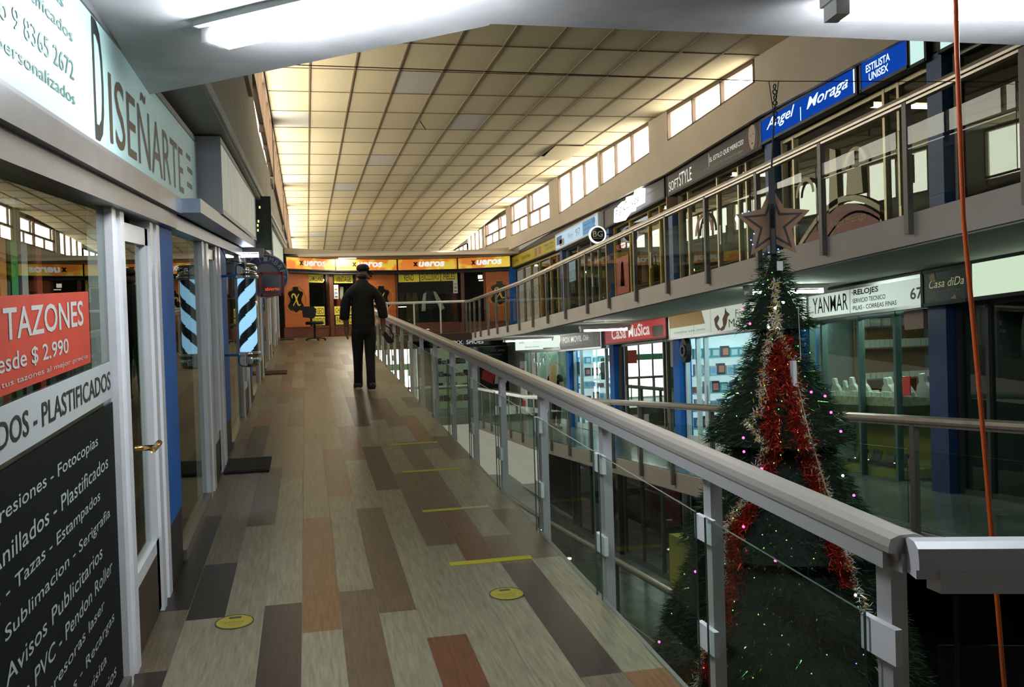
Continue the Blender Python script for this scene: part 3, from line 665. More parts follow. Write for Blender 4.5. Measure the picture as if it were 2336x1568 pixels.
def grad_face(n):
    m = mat(n, (.8, .28, .04), .5, emit=.0); nt = m.node_tree; b = nt.nodes['Principled BSDF']
    tc = nt.nodes.new('ShaderNodeTexCoord'); sp = nt.nodes.new('ShaderNodeSeparateXYZ'); nz = nt.nodes.new('ShaderNodeTexNoise'); nz.inputs['Scale'].default_value = 2.2
    cr = nt.nodes.new('ShaderNodeValToRGB'); cr.color_ramp.elements[0].color = (.7, .2, .03, 1); cr.color_ramp.elements[1].color = (.72, .52, .06, 1); cr.color_ramp.elements[0].position = .48; cr.color_ramp.elements[1].position = .6
    nt.links.new(tc.outputs['Object'], nz.inputs['Vector']); nt.links.new(nz.outputs['Fac'], cr.inputs[0]); nt.links.new(cr.outputs[0], b.inputs['Base Color']); nt.links.new(cr.outputs[0], b.inputs['Emission Color']); b.inputs['Emission Strength'].default_value = .8
    return m
xf = grad_face('orange_lightbox'); wlit = emis('letter_white', (.9, .9, .8), 1.0)
pos = ['leftmost, next to the white bracket', 'directly above the man', 'above the RENO card', 'rightmost, over the corner']
for i in range(4):
    f, L = SG[i]; f2 = Fr(f.p(.02, 3.27, .12), f.u, f.v, f.n); W = L - .04
    sign('lit_fascia_sign', 'orange and yellow lit fascia panel with jagged white letters, ' + pos[i], f2, W, .35, .15, xf, dark, [('t', 'x', W * .26, .12, .15, .13, ink, 0, .07), ('t', 'ueros', W * .26 + .17, .1, .8, .16, wlit, .15, .04)], group='orange fascia panels')
    q = MB(); q.fbox(f, 0, L, 3.17, 3.235, -.05, .1); tag(build('sign_ledge', q, dark), 'dark ledge under the orange fascia, section ' + ['left', 'over the VINTAGE card', 'over the jackets', 'over the dark doorway'][i], 'ledge')
hide = [(0, .5), (.09, .5), (.1, .4), (.15, .34), (.235, .325), (.285, .235), (.24, .13), (.2, .03), (.21, -.09), (.285, -.22), (.28, -.31), (.2, -.42), (.11, -.4), (.05, -.46), (0, -.5)]
hide = [(a * .95, b * .72) for a, b in hide]; hidep = hide + [(-a, b) for a, b in hide[::-1][1:-1]]
def emblem(fr, a, b, t, s=1):
    q = MB(); q.fprism(fr, [(a + x * s, b + y * s) for x, y in hidep][::-1], 0, .012); build('black_hide', q, black_g, t)
    q = MB(); q.ring(fr, a, b, .385 * s, .393 * s, 0, .01, n=48); 
    P2 = [(a + x * s * 1.03, b + y * s * 1.03) for x, y in hidep]
    build('thin_circle', q, yel_t, t)
    def stroke(pp, w, nm):
        q = MB()
        for (p0, p1, w0, w1) in zip(pp, pp[1:], w, w[1:]):
            d = Vector((p1[0] - p0[0], p1[1] - p0[1])).normalized(); nn = Vector((-d.y, d.x))
            q.fprism(fr, [(a + (p0[0] - nn.x * w0) * s, b + (p0[1] - nn.y * w0) * s), (a + (p1[0] - nn.x * w1) * s, b + (p1[1] - nn.y * w1) * s), (a + (p1[0] + nn.x * w1) * s, b + (p1[1] + nn.y * w1) * s), (a + (p0[0] + nn.x * w0) * s, b + (p0[1] + nn.y * w0) * s)], .012, .018)
        build(nm, q, yel_t, t)
    stroke([(-.13, .04), (-.15, .1), (-.11, .16), (-.05, .15), (-.01, .08), (.03, -.06), (.07, -.15), (.13, -.16), (.16, -.13)], [.008, .02, .022, .024, .03, .03, .024, .018, .006], 'curled_stroke')
    stroke([(.1, .16), (.03, .04), (-.03, -.06), (-.09, -.14), (-.1, -.17)], [.012, .014, .012, .014, .02], 'slanted_stroke')
def xpanel(seg, a0, a1, ea, label, eb=2.42, esc=1):
    f, L = SG[seg]; t = thing('orange_panel', label, 'panel', f.p((a0 + a1) / 2, 1.34, 0))
    q = MB(); q.fbox(f, a0, a1, 1.64, 3.18, -.05, 0); build('board', q, orange, t)
    emblem(Fr(f.p(0, 0, 0), f.u, f.v, f.n), ea, eb, t, esc)
xpanel(0, .02, .92, .42, 'orange wall panel with black hide emblem at the left end of the far shop')
xpanel(1, 1.0, 1.95, 1.48, 'orange wall panel with black hide emblem half hidden behind the man', 2.45)
xpanel(3, .86, 1.68, 1.3, 'orange wall panel with black hide emblem beside the blue corner column', 2.5)
def xpost(seg, a0, a1, label, m=brick, z1=3.2):
    f, L = SG[seg]; q = MB(); q.fbox(f, a0, a1, 1.34, z1, -.12, .03); tag(build('door_post', q, m), label, 'post')
xpost(0, 1.66, 1.8, 'red brown post between the two glazed bays of the far shop'); xpost(1, .68, .76, 'red brown post hidden beside the man'); xpost(1, 1.96, 2.01, 'dark red post left of the RENO card'); xpost(3, .08, .16, 'red brown post left of the dark doorway'); xpost(3, .8, .86, 'red brown post right of the dark doorway')
def xglass(seg, a0, a1, label):
    f, L = SG[seg]; t = thing('shop_window', label, 'window', f.p(a0, 1.6, -.04)); q = MB(); q.fbox(f, a0, a1, 1.64, 3.18, -.06, -.05); build('glass_pane', q, gl_s, t)
    q = MB(); q.fbox(f, a0, a1, 1.6, 1.66, -.08, -.02); build('frame', q, brick, t)
xglass(0, .92, 1.66, 'far shop window with the GAMULANES card'); xglass(1, 0, .68, 'far shop window with the VINTAGE card'); xglass(2, .02, 1.87, 'wide far shop window with jackets behind the RENO card')
yk = mat('card_ink', (.02, .02, .01), .5)
def card(seg, a0, a1, b0, b1, s, tw=.85):
    f, L = SG[seg]; w = a1 - a0; h = b1 - b0; fr = Fr(f.p(a0, b0, -.045), f.u, f.v, f.n)
    flat('yellow_card', 'yellow card reading %s on the far shop glass' % s, 'card', fr, w, h, yelp, [('t', s, w * (1 - tw) / 2, h * .14, w * tw, h * .7, yk, .006)], group='yellow lettered cards on the far shop')
card(0, .96, 1.5, 2.92, 3.15, 'GAMULANES', .96); card(0, 1.05, 1.5, 1.97, 2.22, 'PASEO', .9); card(0, 1.03, 1.51, 1.68, 1.93, 'VELOCIDAD', .94)
card(1, .02, .6, 2.91, 3.15, 'VINTAGE', .8); card(1, .0, .62, 1.97, 2.22, 'CHAQUETAS', .9); card(1, .03, .64, 1.68, 1.94, 'PANTALON', .9)
card(2, .05, .69, 2.92, 3.21, 'RENO', .45); card(2, .72, 1.34, 2.93, 3.21, 'EXCLUSIVO', .86); card(2, 1.36, 1.87, 2.93, 3.2, 'PIELES', .7)
for seg, a, b, l in ((1, .0, 2.44, 'by the left post of the VINTAGE window'), (2, 1.73, 2.54, 'under the PIELES card')):
    f, L = SG[seg]; fr = Fr(f.p(a, b, -.043), f.u, f.v, f.n); flat('payment_sticker', 'tall white payment sticker ' + l, 'sticker', fr, .14, .42, paper, [('r', .03, .11, .27, .3, mat('st_orange', (.6, .2, .03), .5), 'mark'), ('r', .03, .11, .15, .2, mat('st_blue', (.1, .35, .7), .5), 'mark'), ('r', .03, .11, .05, .08, ink, 'mark')])
# varsity jacket, other coats
f, L = SG[2]
t = thing('varsity_jacket', 'black jacket with white sleeves hanging in the far shop window', 'jacket', f.p(1.02, 1.95, -.25))
q = MB(); q.fprism(f, [(.86, 2.08), (1.18, 2.08), (1.2, 2.3), (1.22, 2.56), (1.12, 2.66), (1.02, 2.62), (.93, 2.66), (.82, 2.56), (.84, 2.3)], -.3, -.18); build('body', q, dark, t)
for pl in ([(.82, 2.56), (.9, 2.6), (.87, 2.3), (.86, 2.02), (.74, 2.02), (.76, 2.3)], [(1.2, 2.6), (1.12, 2.62), (1.18, 2.4), (1.32, 2.02), (1.46, 2.08), (1.34, 2.36)]):
    q = MB(); q.fprism(f, pl, -.3, -.17); build('sleeve', q, paper, t)
text('G', f, 1.24, 2.28, .07, .09, ink, t, c=-.168)
for i, (a, c, l) in enumerate(((.15, (.05, .04, .03), 'black'), (.36, (.1, .06, .03), 'brown'), (.56, (.16, .1, .05), 'tan'), (1.62, (.03, .03, .03), 'dark'), (1.78, (.2, .06, .03), 'rust'))):
    q = MB(); w = .1; q.fprism(f, [(a - w, 1.7), (a + w, 1.7), (a + w * .9, 2.4), (a + w * .5, 2.6), (a - w * .5, 2.6), (a - w * .9, 2.4)], -.5, -.36); tag(build('hanging_coat', q, mat('coat_' + l, c, .8)), l + ' coat hanging in the far shop window', 'coat')
q = MB(); q.fprism(SG[1][0], [(.1, 2.0), (.3, 2.0), (.3, 2.8), (.22, 2.85), (.15, 2.6)], -.3, -.15); q.fprism(SG[1][0], [(.22, 2.5), (.3, 2.3), (.34, 2.8), (.24, 2.8)], -.15, -.14, mi=1); tag(build('hanging_coat', q, [mat('coat_red', (.3, .05, .02), .8), paper]), 'red coat with white lining partly hidden by the man', 'coat')
# black swivel stool/chair in front
sx, sy, sz = .12, 24.0, flL(24.0)
t = thing('swivel_chair', 'black swivel chair in front of the far orange shop', 'chair', (sx, sy, sz))
q = MB(); q.lathe([(.02, .42), (.21, .42), (.235, .45), (.23, .49), (.2, .51), (.02, .51)], (sx + .08, sy, sz), 20); build('seat', q, dark, t, smooth=True)
q = MB(); f0 = Fr((sx - .05, sy - .12, sz), (1, 0, 0), (0, 0, 1), (0, -1, 0)); q.fprism(f0, [(-.16, .62), (.1, .58), (.17, .64), (.18, .82), (.12, .9), (-.12, .9), (-.18, .84)], -.04, .04); build('backrest', q, mat('chair_black', (.012, .012, .014), .5), t)
q = MB(); q.tube([(sx + .02, sy - .1, sz + .46), (sx, sy - .14, sz + .66)], .02, 6); build('back_bracket', q, dark, t)
q = MB(); q.tube([(sx + .08, sy, sz + .05), (sx + .08, sy, sz + .43)], .03, 10); build('column', q, dark, t)
for k in range(5):
    a = 2 * PI * k / 5; q = MB(); q.tube([(sx + .08, sy, sz + .08), (sx + .08 + .26 * math.cos(a), sy + .26 * math.sin(a), sz + .05)], .018, 6); q.ball((sx + .08 + .26 * math.cos(a), sy + .26 * math.sin(a), sz + .028), .028, 6); build('leg', q, dark, t)
# shops interior glow inside orange shop (bulbs)
for a, b, l in ((1.56, 3.08, 'single bright bulb behind the GAMULANES card'), (1.62, 3.0, 'small lower bulb behind the GAMULANES card')):
    f, L = SG[0]; q = MB(); q.ball(f.p(a, b, -.2), .035, 8); tag(build('light_bulb', q, tube_y, smooth=True), l, 'light')
f, L = SG[3]; q = MB(); q.fbox(f, .42, .56, 3.0, 3.12, -.9, -.88); q.fbox(f, .66, .76, 2.98, 3.14, -.9, -.88); q.fbox(f, .44, .74, 2.93, 2.96, -.9, -.88); tag(build('lit_opening', q, emis('opening', (1, .92, .65), 1.6)), 'small bright lit shapes high inside the dark doorway', 'window light')
# white bracket at left end
q = MB(); q.box(-.78, -.6, 25.2, 25.75, 3.2, 3.9); tag(build('wall_bracket', q, white), 'white wedge bracket where the left wall meets the orange fascia', 'bracket')
q = MB(); q.box(6.1, 6.3, 26.7, 27.0, 1.33, 3.3); tag(build('blue_column', q, blue), 'blue corner column beside the last orange panel', 'column')

# ================================================================== LOWER FAR END
zL = 1.33 - 2.48
q = MB()
q.box(3.35, 3.75, 27.9, 28.3, zL, zL + 2.3, mi=0); q.box(-.9, 6.4, 27.95, 28.1, zL + 2.0, zL + 2.28, mi=1)
q.box(6.2, 6.4, 25.5, 33, zL, zL + 2.3, mi=0); q.box(-1, 6.4, 32.5, 32.6, zL, zL + 2.3, mi=0)
S('wall_lower_far', q, [mat('dim_green_wall', (.3, .33, .28), .7, noise=.2), dark])
q = MB(); q.box(-.9, 6.4, 26.02, 33, zL + 2.26, zL + 2.3); S('ceiling_lower_far', q, greysof)
dayo = emis('street_daylight', (.95, 1, .98), 5.0)
t = tag(thing('door_1', None, None, (2, 29, zL)), kind='structure')
q = MB(); q.box(.4, 3.35, 29.0, 29.02, zL + .05, zL + 2.0); build('daylight_glass', q, dayo, t)
q = MB(); q.box(.4, 3.35, 28.97, 28.99, zL + 1.3, zL + 1.5); build('green_strip', q, mat('green_strip', (.1, .35, .15), .5, emit=.4), t)
q = MB()
for x in (.4, .9, 1.4, 1.9, 2.4, 2.9, 3.33): q.box(x - .03, x + .03, 28.9, 28.96, zL, zL + 2.0)
build('door_frame', q, alu, t)
q = MB(); q.box(1.45, 1.8, 28.95, 28.965, zL + 1.2, zL + 1.65); build('red_notice', q, mat('notice_red', (.5, .1, .06), .6, emit=.3), t)
gs = Fr((3.35, 27.9, zL + 2.02), (1, 0, 0), (0, 0, 1), (0, -1, 0))
sign('shop_sign', 'long black shoe shop sign with green and white lettering one floor down', gs, 2.85, .24, .08, black_g, dark, [('t', 'GREENLIN', .3, .07, .62, .12, mat('green_ink', (.05, .3, .1), .5)), ('t', 'TEXX.', .96, .07, .5, .12, lw_), ('t', 'SHOES', 1.55, .07, .55, .13, lw_, 0, .01)])
pf = Fr((5.2, 27.4, zL + .6), (1, 0, 0), (0, 0, 1), (0, -1, 0))
sk = mat('poster_skin', (.4, .25, .17), .6)
flat('poster', 'tall black shoe poster with people in red and white clothes, one floor down', 'poster', pf, .92, 1.4, black_g, [('t', 'GREEN', .12, 1.24, .22, .06, MATS['green_ink']), ('t', 'TEXX. SHOES', .36, 1.24, .46, .06, paper), ('t', 'Zapatos para toda la familia', .12, 1.13, .6, .03, paper),
  ('p', [(.05, .4), (.45, .2), (.5, .5), (.3, .75), (.1, .65)], mat('poster_red', (.5, .04, .03), .6), 'red_figure'), ('p', [(.4, .22), (.85, .25), (.88, .6), (.7, .65), (.5, .5)], paper, 'white_figure'), ('p', [(.3, .74), (.38, .74), (.38, .86), (.3, .86)], sk, 'face'), ('p', [(.55, .6), (.63, .6), (.63, .7), (.55, .7)], sk, 'face'), ('t', 'TODAS LAS TALLAS', .4, .05, .42, .04, paper)])
q = MB(); q.box(5.15, 6.2, 27.42, 27.5, zL, zL + 2.0); S('wall_lower_far_pier', q, MATS['dim_green_wall'])
# shoe shop window goods
shoe_shop = thing('shop_window', 'green tinted shoe shop window one floor down behind the railing', 'window', (4.4, 27.7, zL))
q = MB(); q.box(3.78, 5.15, 27.7, 27.708, zL + .05, zL + 2.0); build('glass_pane', q, gl_s, shoe_shop)
q = MB()
for x in (3.78, 4.45, 5.12): q.box(x - .03, x + .03, 27.68, 27.74, zL, zL + 2.0)
build('frame', q, alu, shoe_shop)
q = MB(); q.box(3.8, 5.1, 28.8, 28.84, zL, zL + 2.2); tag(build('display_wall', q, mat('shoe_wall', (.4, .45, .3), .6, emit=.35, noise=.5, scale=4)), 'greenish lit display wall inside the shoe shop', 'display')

# ================================================================== RIGHT SHOPS
def storefront(X, fl, ya, yb, mull, fm, label, door=None, top=1.86, g=gl_s, plinth=.12, w=.04):
    """glazed front between ya (far) and yb (near)"""
    t = thing('storefront', label, 'shop front', (X, (ya + yb) / 2, fl((ya + yb) / 2)))
    q = MB(); q.box(X - .02, X + .05, yb, ya, 0, plinth, fl); q.box(X - .02, X + .05, yb, ya, top - .05, top, fl)
    for y in [yb + w / 2] + list(mull) + [ya - w / 2]: q.box(X - .025, X + .05, y - w / 2, y + w / 2, 0, top, fl)
    build('frame', q, fm, t)
    ed = sorted([yb] + list(mull) + [ya])
    for a, b in zip(ed, ed[1:]):
        dr = door and a <= door <= b
        q = MB(); q.box(X + .01, X + .018, a + w / 2, b - w / 2, plinth, top - .05, fl)
        if dr:
            d = build('door', q, g, t)
            q = MB(); q.tube([(X - .04, b - .12, fl(b) + .75), (X - .04, b - .12, fl(b) + 1.05)], .012, 8); q.tube([(X, b - .12, fl(b) + .78), (X - .04, b - .12, fl(b) + .78)], .008, 6); build('handle', q, alu, d)
        else: build('glass_pane', q, g, t)
    return t
def column(X, fl, y, label, w=.24, m=blue, top=1.9, d=.12):
    q = MB(); q.box(X - d, X + .1, y - w / 2, y + w / 2, 0, top, fl); tag(build('blue_column', q, m), label, 'column')
mblue = mat('mid_blue', (.04, .1, .24), .5, noise=.1)
for y, l in ((21.5, 'between the yellow sign and the white and blue sign'), (17.98, 'behind the round white ringed sign'), (14.65, 'at the far end of the black salon sign'), (11.2, 'between the black salon sign and the blue script sign'), (7.9, 'near the blue hairdresser sign')):
    column(6.35, flU, y, 'dark blue column on the upper gallery, ' + l, .22, mblue)
for y, l in ((20.7, 'left of the phone shop door'), (17.5, 'left of the music shop glass'), (14.2, 'between music shop and electronics shop'), (10.4, 'hidden beside the christmas tree'), (7.75, 'at the end of the watch shop')):
    column(6.2, flD, y, 'blue column one floor down, ' + l, .26, blue if y > 9 else bluen, 1.9)
tan_w = mat('tan_frame', (.42, .32, .17), .5, noise=.1)
storefront(6.35, flU, 27.0, 21.65, [25.9, 25.0, 24.0, 22.9, 22.2], tan_w, 'upper gallery shopfront under the yellow sign', 22.5)
storefront(6.35, flU, 21.35, 18.1, [20.4, 19.4, 18.9], alu_d, 'upper gallery shopfront under the white and blue sign', 19.1)
storefront(6.35, flU, 17.85, 14.8, [16.9, 15.9, 15.35], mat('ochre_frame', (.5, .33, .07), .5), 'upper gallery shopfront with glowing white sign', 15.6)
storefront(6.35, flU, 14.5, 11.35, [14.1, 13.0, 12.3, 12.05], alu_g, 'upper gallery shopfront under the black salon sign', 12.7)
storefront(6.35, flU, 11.05, 8.05, [10.75, 8.85, 8.6], alu_g, 'upper gallery shopfront with large red swoosh window graphic', 8.3)
storefront(6.35, flU, 7.75, 3.0, [6.9, 5.8], alu_d, 'upper gallery shopfront nearest the orange rope')
# --- upper signs
def rsign(name, label, ya, yb, r0, r1, X, face, case, parts=(), d=.12, fl=flU):
    r0 += .12; r1 += .12; dz = (fl(yb) - fl(ya)) / (ya - yb)
    o = Fr((X, ya, fl(ya) + r0), (0, -1, dz), (0, 0, 1), (-1, 0, 0)); return sign(name, label, o, ya - yb, r1 - r0, d, face, case, parts)
rsign('shop_sign', 'long dirty yellow sign where the upper gallery meets the orange shop', 26.9, 21.65, 1.78, 2.12, 6.2, mat('sign_yellow', (.42, .34, .02), .5, emit=.12, noise=.2), dark,
      [('t', 'LOTERIA', .3, .12, .7, .1, ink), ('t', 'CENTRO DE PAGOS', 1.35, .12, 1.1, .09, ink), ('r', 2.9, 3.2, .06, .28, mat('sign_pinkbrown', (.35, .15, .12), .5), 'red_icon'), ('r', 3.35, 3.6, .06, .28, MATS['sign_pinkbrown'], 'red_icon'), ('t', 'TIMBRES  PAPEL', 3.9, .2, 1.0, .06, inkbr), ('t', 'CARTELES', 4.1, .1, .7, .06, inkbr)])
wb = emis('sign_lit_blue_white', (.62, .8, .95), .85)
rsign('shop_sign', 'lit white and blue sign with the number 97', 21.55, 18.2, 1.74, 2.1, 6.12, wb, white,
      [('r', .1, .55, .1, .3, mat('sq_blue', (.05, .15, .4), .5), 'blue_blocks'), ('r', .35, .75, .05, .2, mat('sq_grey', (.25, .3, .3), .5), 'grey_blocks'), ('t', 'Rey', 1.1, .1, .38, .15, mat('pale_blue_ink', (.2, .4, .65), .5)), ('t', '97', 1.7, .1, .35, .16, mat('pale_blue_ink2', (.12, .3, .6), .5)),
       ('r', 2.25, 3.1, .03, .33, mat('panel_blue', (.05, .25, .55), .5, emit=.3), 'blue_panel'), ('t', '18', 2.95, .19, .2, .11, ink), ('t', '10', 2.95, .04, .2, .11, ink), ('t', 'relojes joyas', 2.32, .22, .5, .05, ink), ('t', 'reparacion', 2.32, .12, .45, .05, ink)], d=.16)
dsg = mat('sign_brownblack', (.025, .018, .014), .4)
g_ = rsign('shop_sign', 'dark brown sign board carrying a glowing white script word', 18.05, 14.78, 1.74, 2.12, 6.2, dsg, dark, [('t', 'salon beauty', 2.4, .2, .6, .04, mat('rust_ink', (.3, .06, .03), .5))])
o = Fr((6.14, 17.2, flU(17.2) + 1.8), (0, -1, .0596), (0, 0, 1), (-1, 0, 0))
t = thing('glowing_sign', 'glowing white cloud-shaped sign with script lettering on the upper gallery', 'sign', o.p(.8, .1, 0))
q = MB(); q.fprism(o, [(0, .04), (.5, .0), (.8, .1), (1.05, .08), (1.1, .14), (1.55, .14), (1.58, .4), (1.2, .42), (1.15, .36), (.75, .4), (.7, .34), (.5, .36), (.3, .33), (.05, .3)], -.04, .03); build('lit_body', q, emis('sign_glow', (.95, 1, 1), 3.2), t)
text('Big Curves', o, .12, .12, 1.3, .2, mat('glow_ink', (.3, .32, .33), .5), t, c=.032, shear=.3)
bs = rsign('shop_sign', 'wide black salon sign with white lettering and a woman\'s face', 14.67, 11.33, 1.73, 2.13, 6.2, dsg, dark,
      [('t', 'SOFT', .1, .06, .42, .16, lw_), ('t', 'STYLE', .54, .06, .5, .22, lw_), ('t', 'EL ESTILO QUE MERECES!', 1.72, .17, 1.1, .08, lw_), ('t', 'O +56 9 8736 5175  f SofiStyleRancagua', 1.5, .07, 1.3, .05, mat('sign_palegrey', (.4, .4, .38), .5)), ('r', 1.68, 1.7, .12, .32, paper, 'thin_stroke'),
       ('p', [(2.92, .02), (3.22, .02), (3.26, .2), (3.2, .36), (3.05, .39), (2.92, .34), (2.88, .18)], mat('hair_dark', (.1, .07, .06), .6), 'printed_hair')])
o = Fr((6.2, 14.67, flU(14.67) + 1.85), (0, -1, .0596), (0, 0, 1), (-1, 0, 0))
def facep(a, b, s): return [(a + s * x, b + s * y) for x, y in [(-.5, .9), (-.62, .3), (-.5, -.4), (-.2, -.95), (.15, -1), (.45, -.6), (.58, 0), (.6, .5), (.45, .95), (0, 1.1)]]
q = MB(); q.fprism(o, facep(3.08, .2, .165)[::-1], .004, .006); build('printed_face', q, mat('printed_skin', (.55, .42, .36), .6), bs)
q = MB(); q.fprism(o, [(3.03, .23), (3.06, .23), (3.06, .24), (3.03, .24)], .006, .008); q.fprism(o, [(3.1, .24), (3.135, .24), (3.135, .25), (3.1, .25)], .006, .008); q.fprism(o, [(3.06, .11), (3.11, .11), (3.1, .13), (3.07, .13)], .006, .008); build('printed_features', q, mat('printed_dark', (.12, .03, .03), .6), bs)
sb = emis('sign_blue', (.006, .06, .42), .9); lit = emis('letters_lit', (.75, .9, 1), 1.3)
rsign('shop_sign', 'lit blue sign with white script name on the upper gallery', 11.3, 9.12, 1.77, 2.08, 6.18, sb, mat('sign_bluecase', (.05, .07, .12), .5), [('t', 'Angel', .15, .1, .72, .18, lit, .35, .012), ('t', 'Moraga', 1.15, .08, .88, .18, lit, .35, .012), ('r', 1.0, 1.015, .03, .2, lit, 'light_leak'), ('r', 2.13, 2.17, .02, .29, lit, 'light_leak')])
rsign('shop_sign', 'lit blue sign reading ESTILISTA UNISEX', 9.03, 8.22, 1.77, 2.08, 6.18, sb, mat('sign_bluecase', (0, 0, 0)), [('t', 'ESTILISTA', .1, .165, .42, .085, lit, 0, .02), ('t', 'UNISEX', .15, .06, .34, .085, lit, 0, .02)])
rsign('shop_sign', 'narrow pale glowing panel beside the ESTILISTA UNISEX sign', 8.2, 7.95, 1.75, 2.1, 6.18, emis('sign_mint', (.7, 1, .93), .9), dark)
rsign('shop_sign', 'pale mint lit sign behind the orange rope', 7.75, 5.2, 1.75, 2.1, 6.18, MATS['sign_mint'], dark)
# round ringed sign
def bgsign(X, Y, z, label, r=.175):
    fr = Fr((X, Y, z), (1, 0, 0), (0, 0, 1), (0, -1, 0)); t = thing('round_sign', label, 'sign', (X, Y, z))
    q = MB(); q.disc(fr, 0, 0, r, -.06, 0); build('disc', q, black_g, t); q = MB(); q.ring(fr, 0, 0, r * .88, r * 1.04, -.06, .008); build('lit_ring', q, emis('ring_white', (.85, .95, 1), 1.6), t)
    text('BG', fr, -.11, -.045, .22, .12, paper, t, off=.01); text('BARBER SHOP', fr, -.1, -.085, .2, .022, paper, t)
    q = MB(); q.tube([(X + r, Y - .03, z), (X + .3, Y - .03, z)], .012, 6); build('arm', q, dark, t)
bgsign(6.0, 17.9, 3.36, 'round black sign with white ring and white monogram on the upper gallery')
q = MB(); q.box(6.1, 6.3, 14.45, 14.48, 1.54, 1.8, flU); tag(build('small_sign', q, mat('sign_pinkgrey', (.3, .17, .14), .5)), 'small square pinkish sign beneath the black salon sign', 'sign')
# --- upper interiors
def rbox(name, label, cat, x0, x1, y0, y1, h0, h1, m, fl=flU, group=None):
    q = MB(); q.box(x0, x1, y0, y1, h0, h1, fl); return tag(build(name, q, m), label, cat, group)
def win_graphic(ya, yb, parts, base, label, fl=flU, X=6.322, h=1.6):
    o = Fr((X, ya, fl(ya) + .12), (0, -1, .0596), (0, 0, 1), (-1, 0, 0)); t = thing('window_graphic', label, 'window graphic', o.p((ya - yb) / 2, 0, 0))
    if base: q = MB(); q.fbox(o, 0, ya - yb, 0, h, -.006, -.003); build('film', q, base, t)
    for p in parts:
        if p[0] == 'p': q = MB(); q.fprism(o, p[1][::-1], -.003, 0); build(p[3], q, p[2], t)
        elif p[0] == 't': text(p[1], o, p[2], p[3], p[4], p[5], p[6], t, c=0)
        elif p[0] == 'ring': q = MB(); q.ring(o, p[1], p[2], p[3], p[4], -.003, 0, t0=0, t1=PI); build(p[6], q, p[5], t)
sw_red = mat('swoosh_red', (.2, .035, .025), .5); sw_tan = mat('swoosh_tan', (.5, .4, .26), .5); sw_y = mat('swoosh_yellow', (.45, .3, .06), .5)
def arc(a0, a1, base, hgt, th, n=12): 
    up = [(a0 + (a1 - a0) * i / n, base + hgt * math.sin(PI * (i / n) * .8 + .1)) for i in range(n + 1)]
    return up + [(x, y - th) for x, y in up[::-1]]
win_graphic(10.7, 8.9, [('p', arc(0, 1.75, .1, .52, .5), sw_red, 'red_swoosh'), ('p', arc(0, 1.75, .22, .5, .07), sw_tan, 'tan_band'), ('p', arc(.5, 1.78, .1, .4, .03), sw_tan, 'tan_band'), ('ring', .22, .9, .17, .22, sw_tan, 'arch'), ('ring', 1.3, 1.02, .17, .22, sw_tan, 'arch'), ('p', [(.75, .55), (.95, .62), (.92, 1.3), (.8, 1.35)], sw_tan, 'printed_leg'), ('p', [(1.12, .7), (1.45, .68), (1.42, 1.0), (1.15, 1.0)], sw_tan, 'printed_leg'),
   ('t', 'Angel Moraga', .75, .36, .75, .09, sw_y), ('t', 'Estilista Unisex', .8, .24, .6, .07, sw_y), ('t', 'Corte - Tintura - Peinados - Visos', .2, .1, 1.3, .05, sw_tan)], None, 'red swoosh window graphic with pale arches on the upper gallery')
win_graphic(13.9, 13.1, [('ring', .4, .9, .26, .33, mat('arch_rust', (.35, .12, .06), .5), 'arch')], None, 'rust coloured arch decal in the salon window')
win_graphic(17.8, 16.95, [('t', 'PROMO', .1, 1.2, .6, .12, mat('neon_red', (.6, .05, .03), .5)), ('p', [(.05, .3), (.8, .3), (.8, 1.05), (.05, 1.05)], mat('red_poster2', (.28, .04, .03), .5), 'red_poster'), ('p', [(.3, .45), (.55, .45), (.5, .95), (.38, .95)], mat('dress_cream', (.45, .4, .3), .5), 'printed_dress')], None, 'red posters in the window beside the round ringed sign')
win_graphic(21.2, 20.5, [('p', [(.05, .9), (.6, .9), (.6, 1.4), (.05, 1.4)], mat('poster_sky', (.2, .35, .5), .5), 'blue_poster')], None, 'pale blue poster in the window under the white and blue sign')
col = [(.2, .04, .03), (.05, .15, .06), (.3, .2, .06), (.08, .09, .12), (.3, .25, .2)]
k = 0
for (y, l) in ((20.9, 'upper shop under the white and blue sign, far end'), (19.8, 'upper shop under the white and blue sign, near end'), (17.2, 'upper shop with the glowing sign, far end'), (16.3, 'upper shop with the glowing sign, near end'), (13.5, 'salon under the black sign'), (9.6, 'salon behind the swoosh graphic')):
    rbox('display_shelf', 'shelf unit inside the ' + l, 'shelf', 7.2, 7.5, y - .4, y + .4, 0, 1.3, mat('shelf_wood%d' % (k % 2), [(.2, .12, .05), (.1, .09, .08)][k % 2], .6, noise=.3)); k += 1
for (ya, l) in ((26.3, 'first'), (19.7, 'second'), (16.2, 'third'), (13.4, 'fourth'), (9.7, 'fifth')):
    y = ya; fluoro((6.75, y, flU(y) + 1.95), (7.7, y, flU(y) + 1.95), emis('tube_dim', (1, .85, .6), 5), 'fluorescent light inside the %s upper gallery shop from the orange shop' % l)
q = MB(); q.ball((6.8, 13.2, flU(13.2) + 1.2), .07, 10); tag(build('globe_light', q, emis('globe', (1, .9, .7), 3), smooth=True), 'round white globe light inside the salon window', 'light')

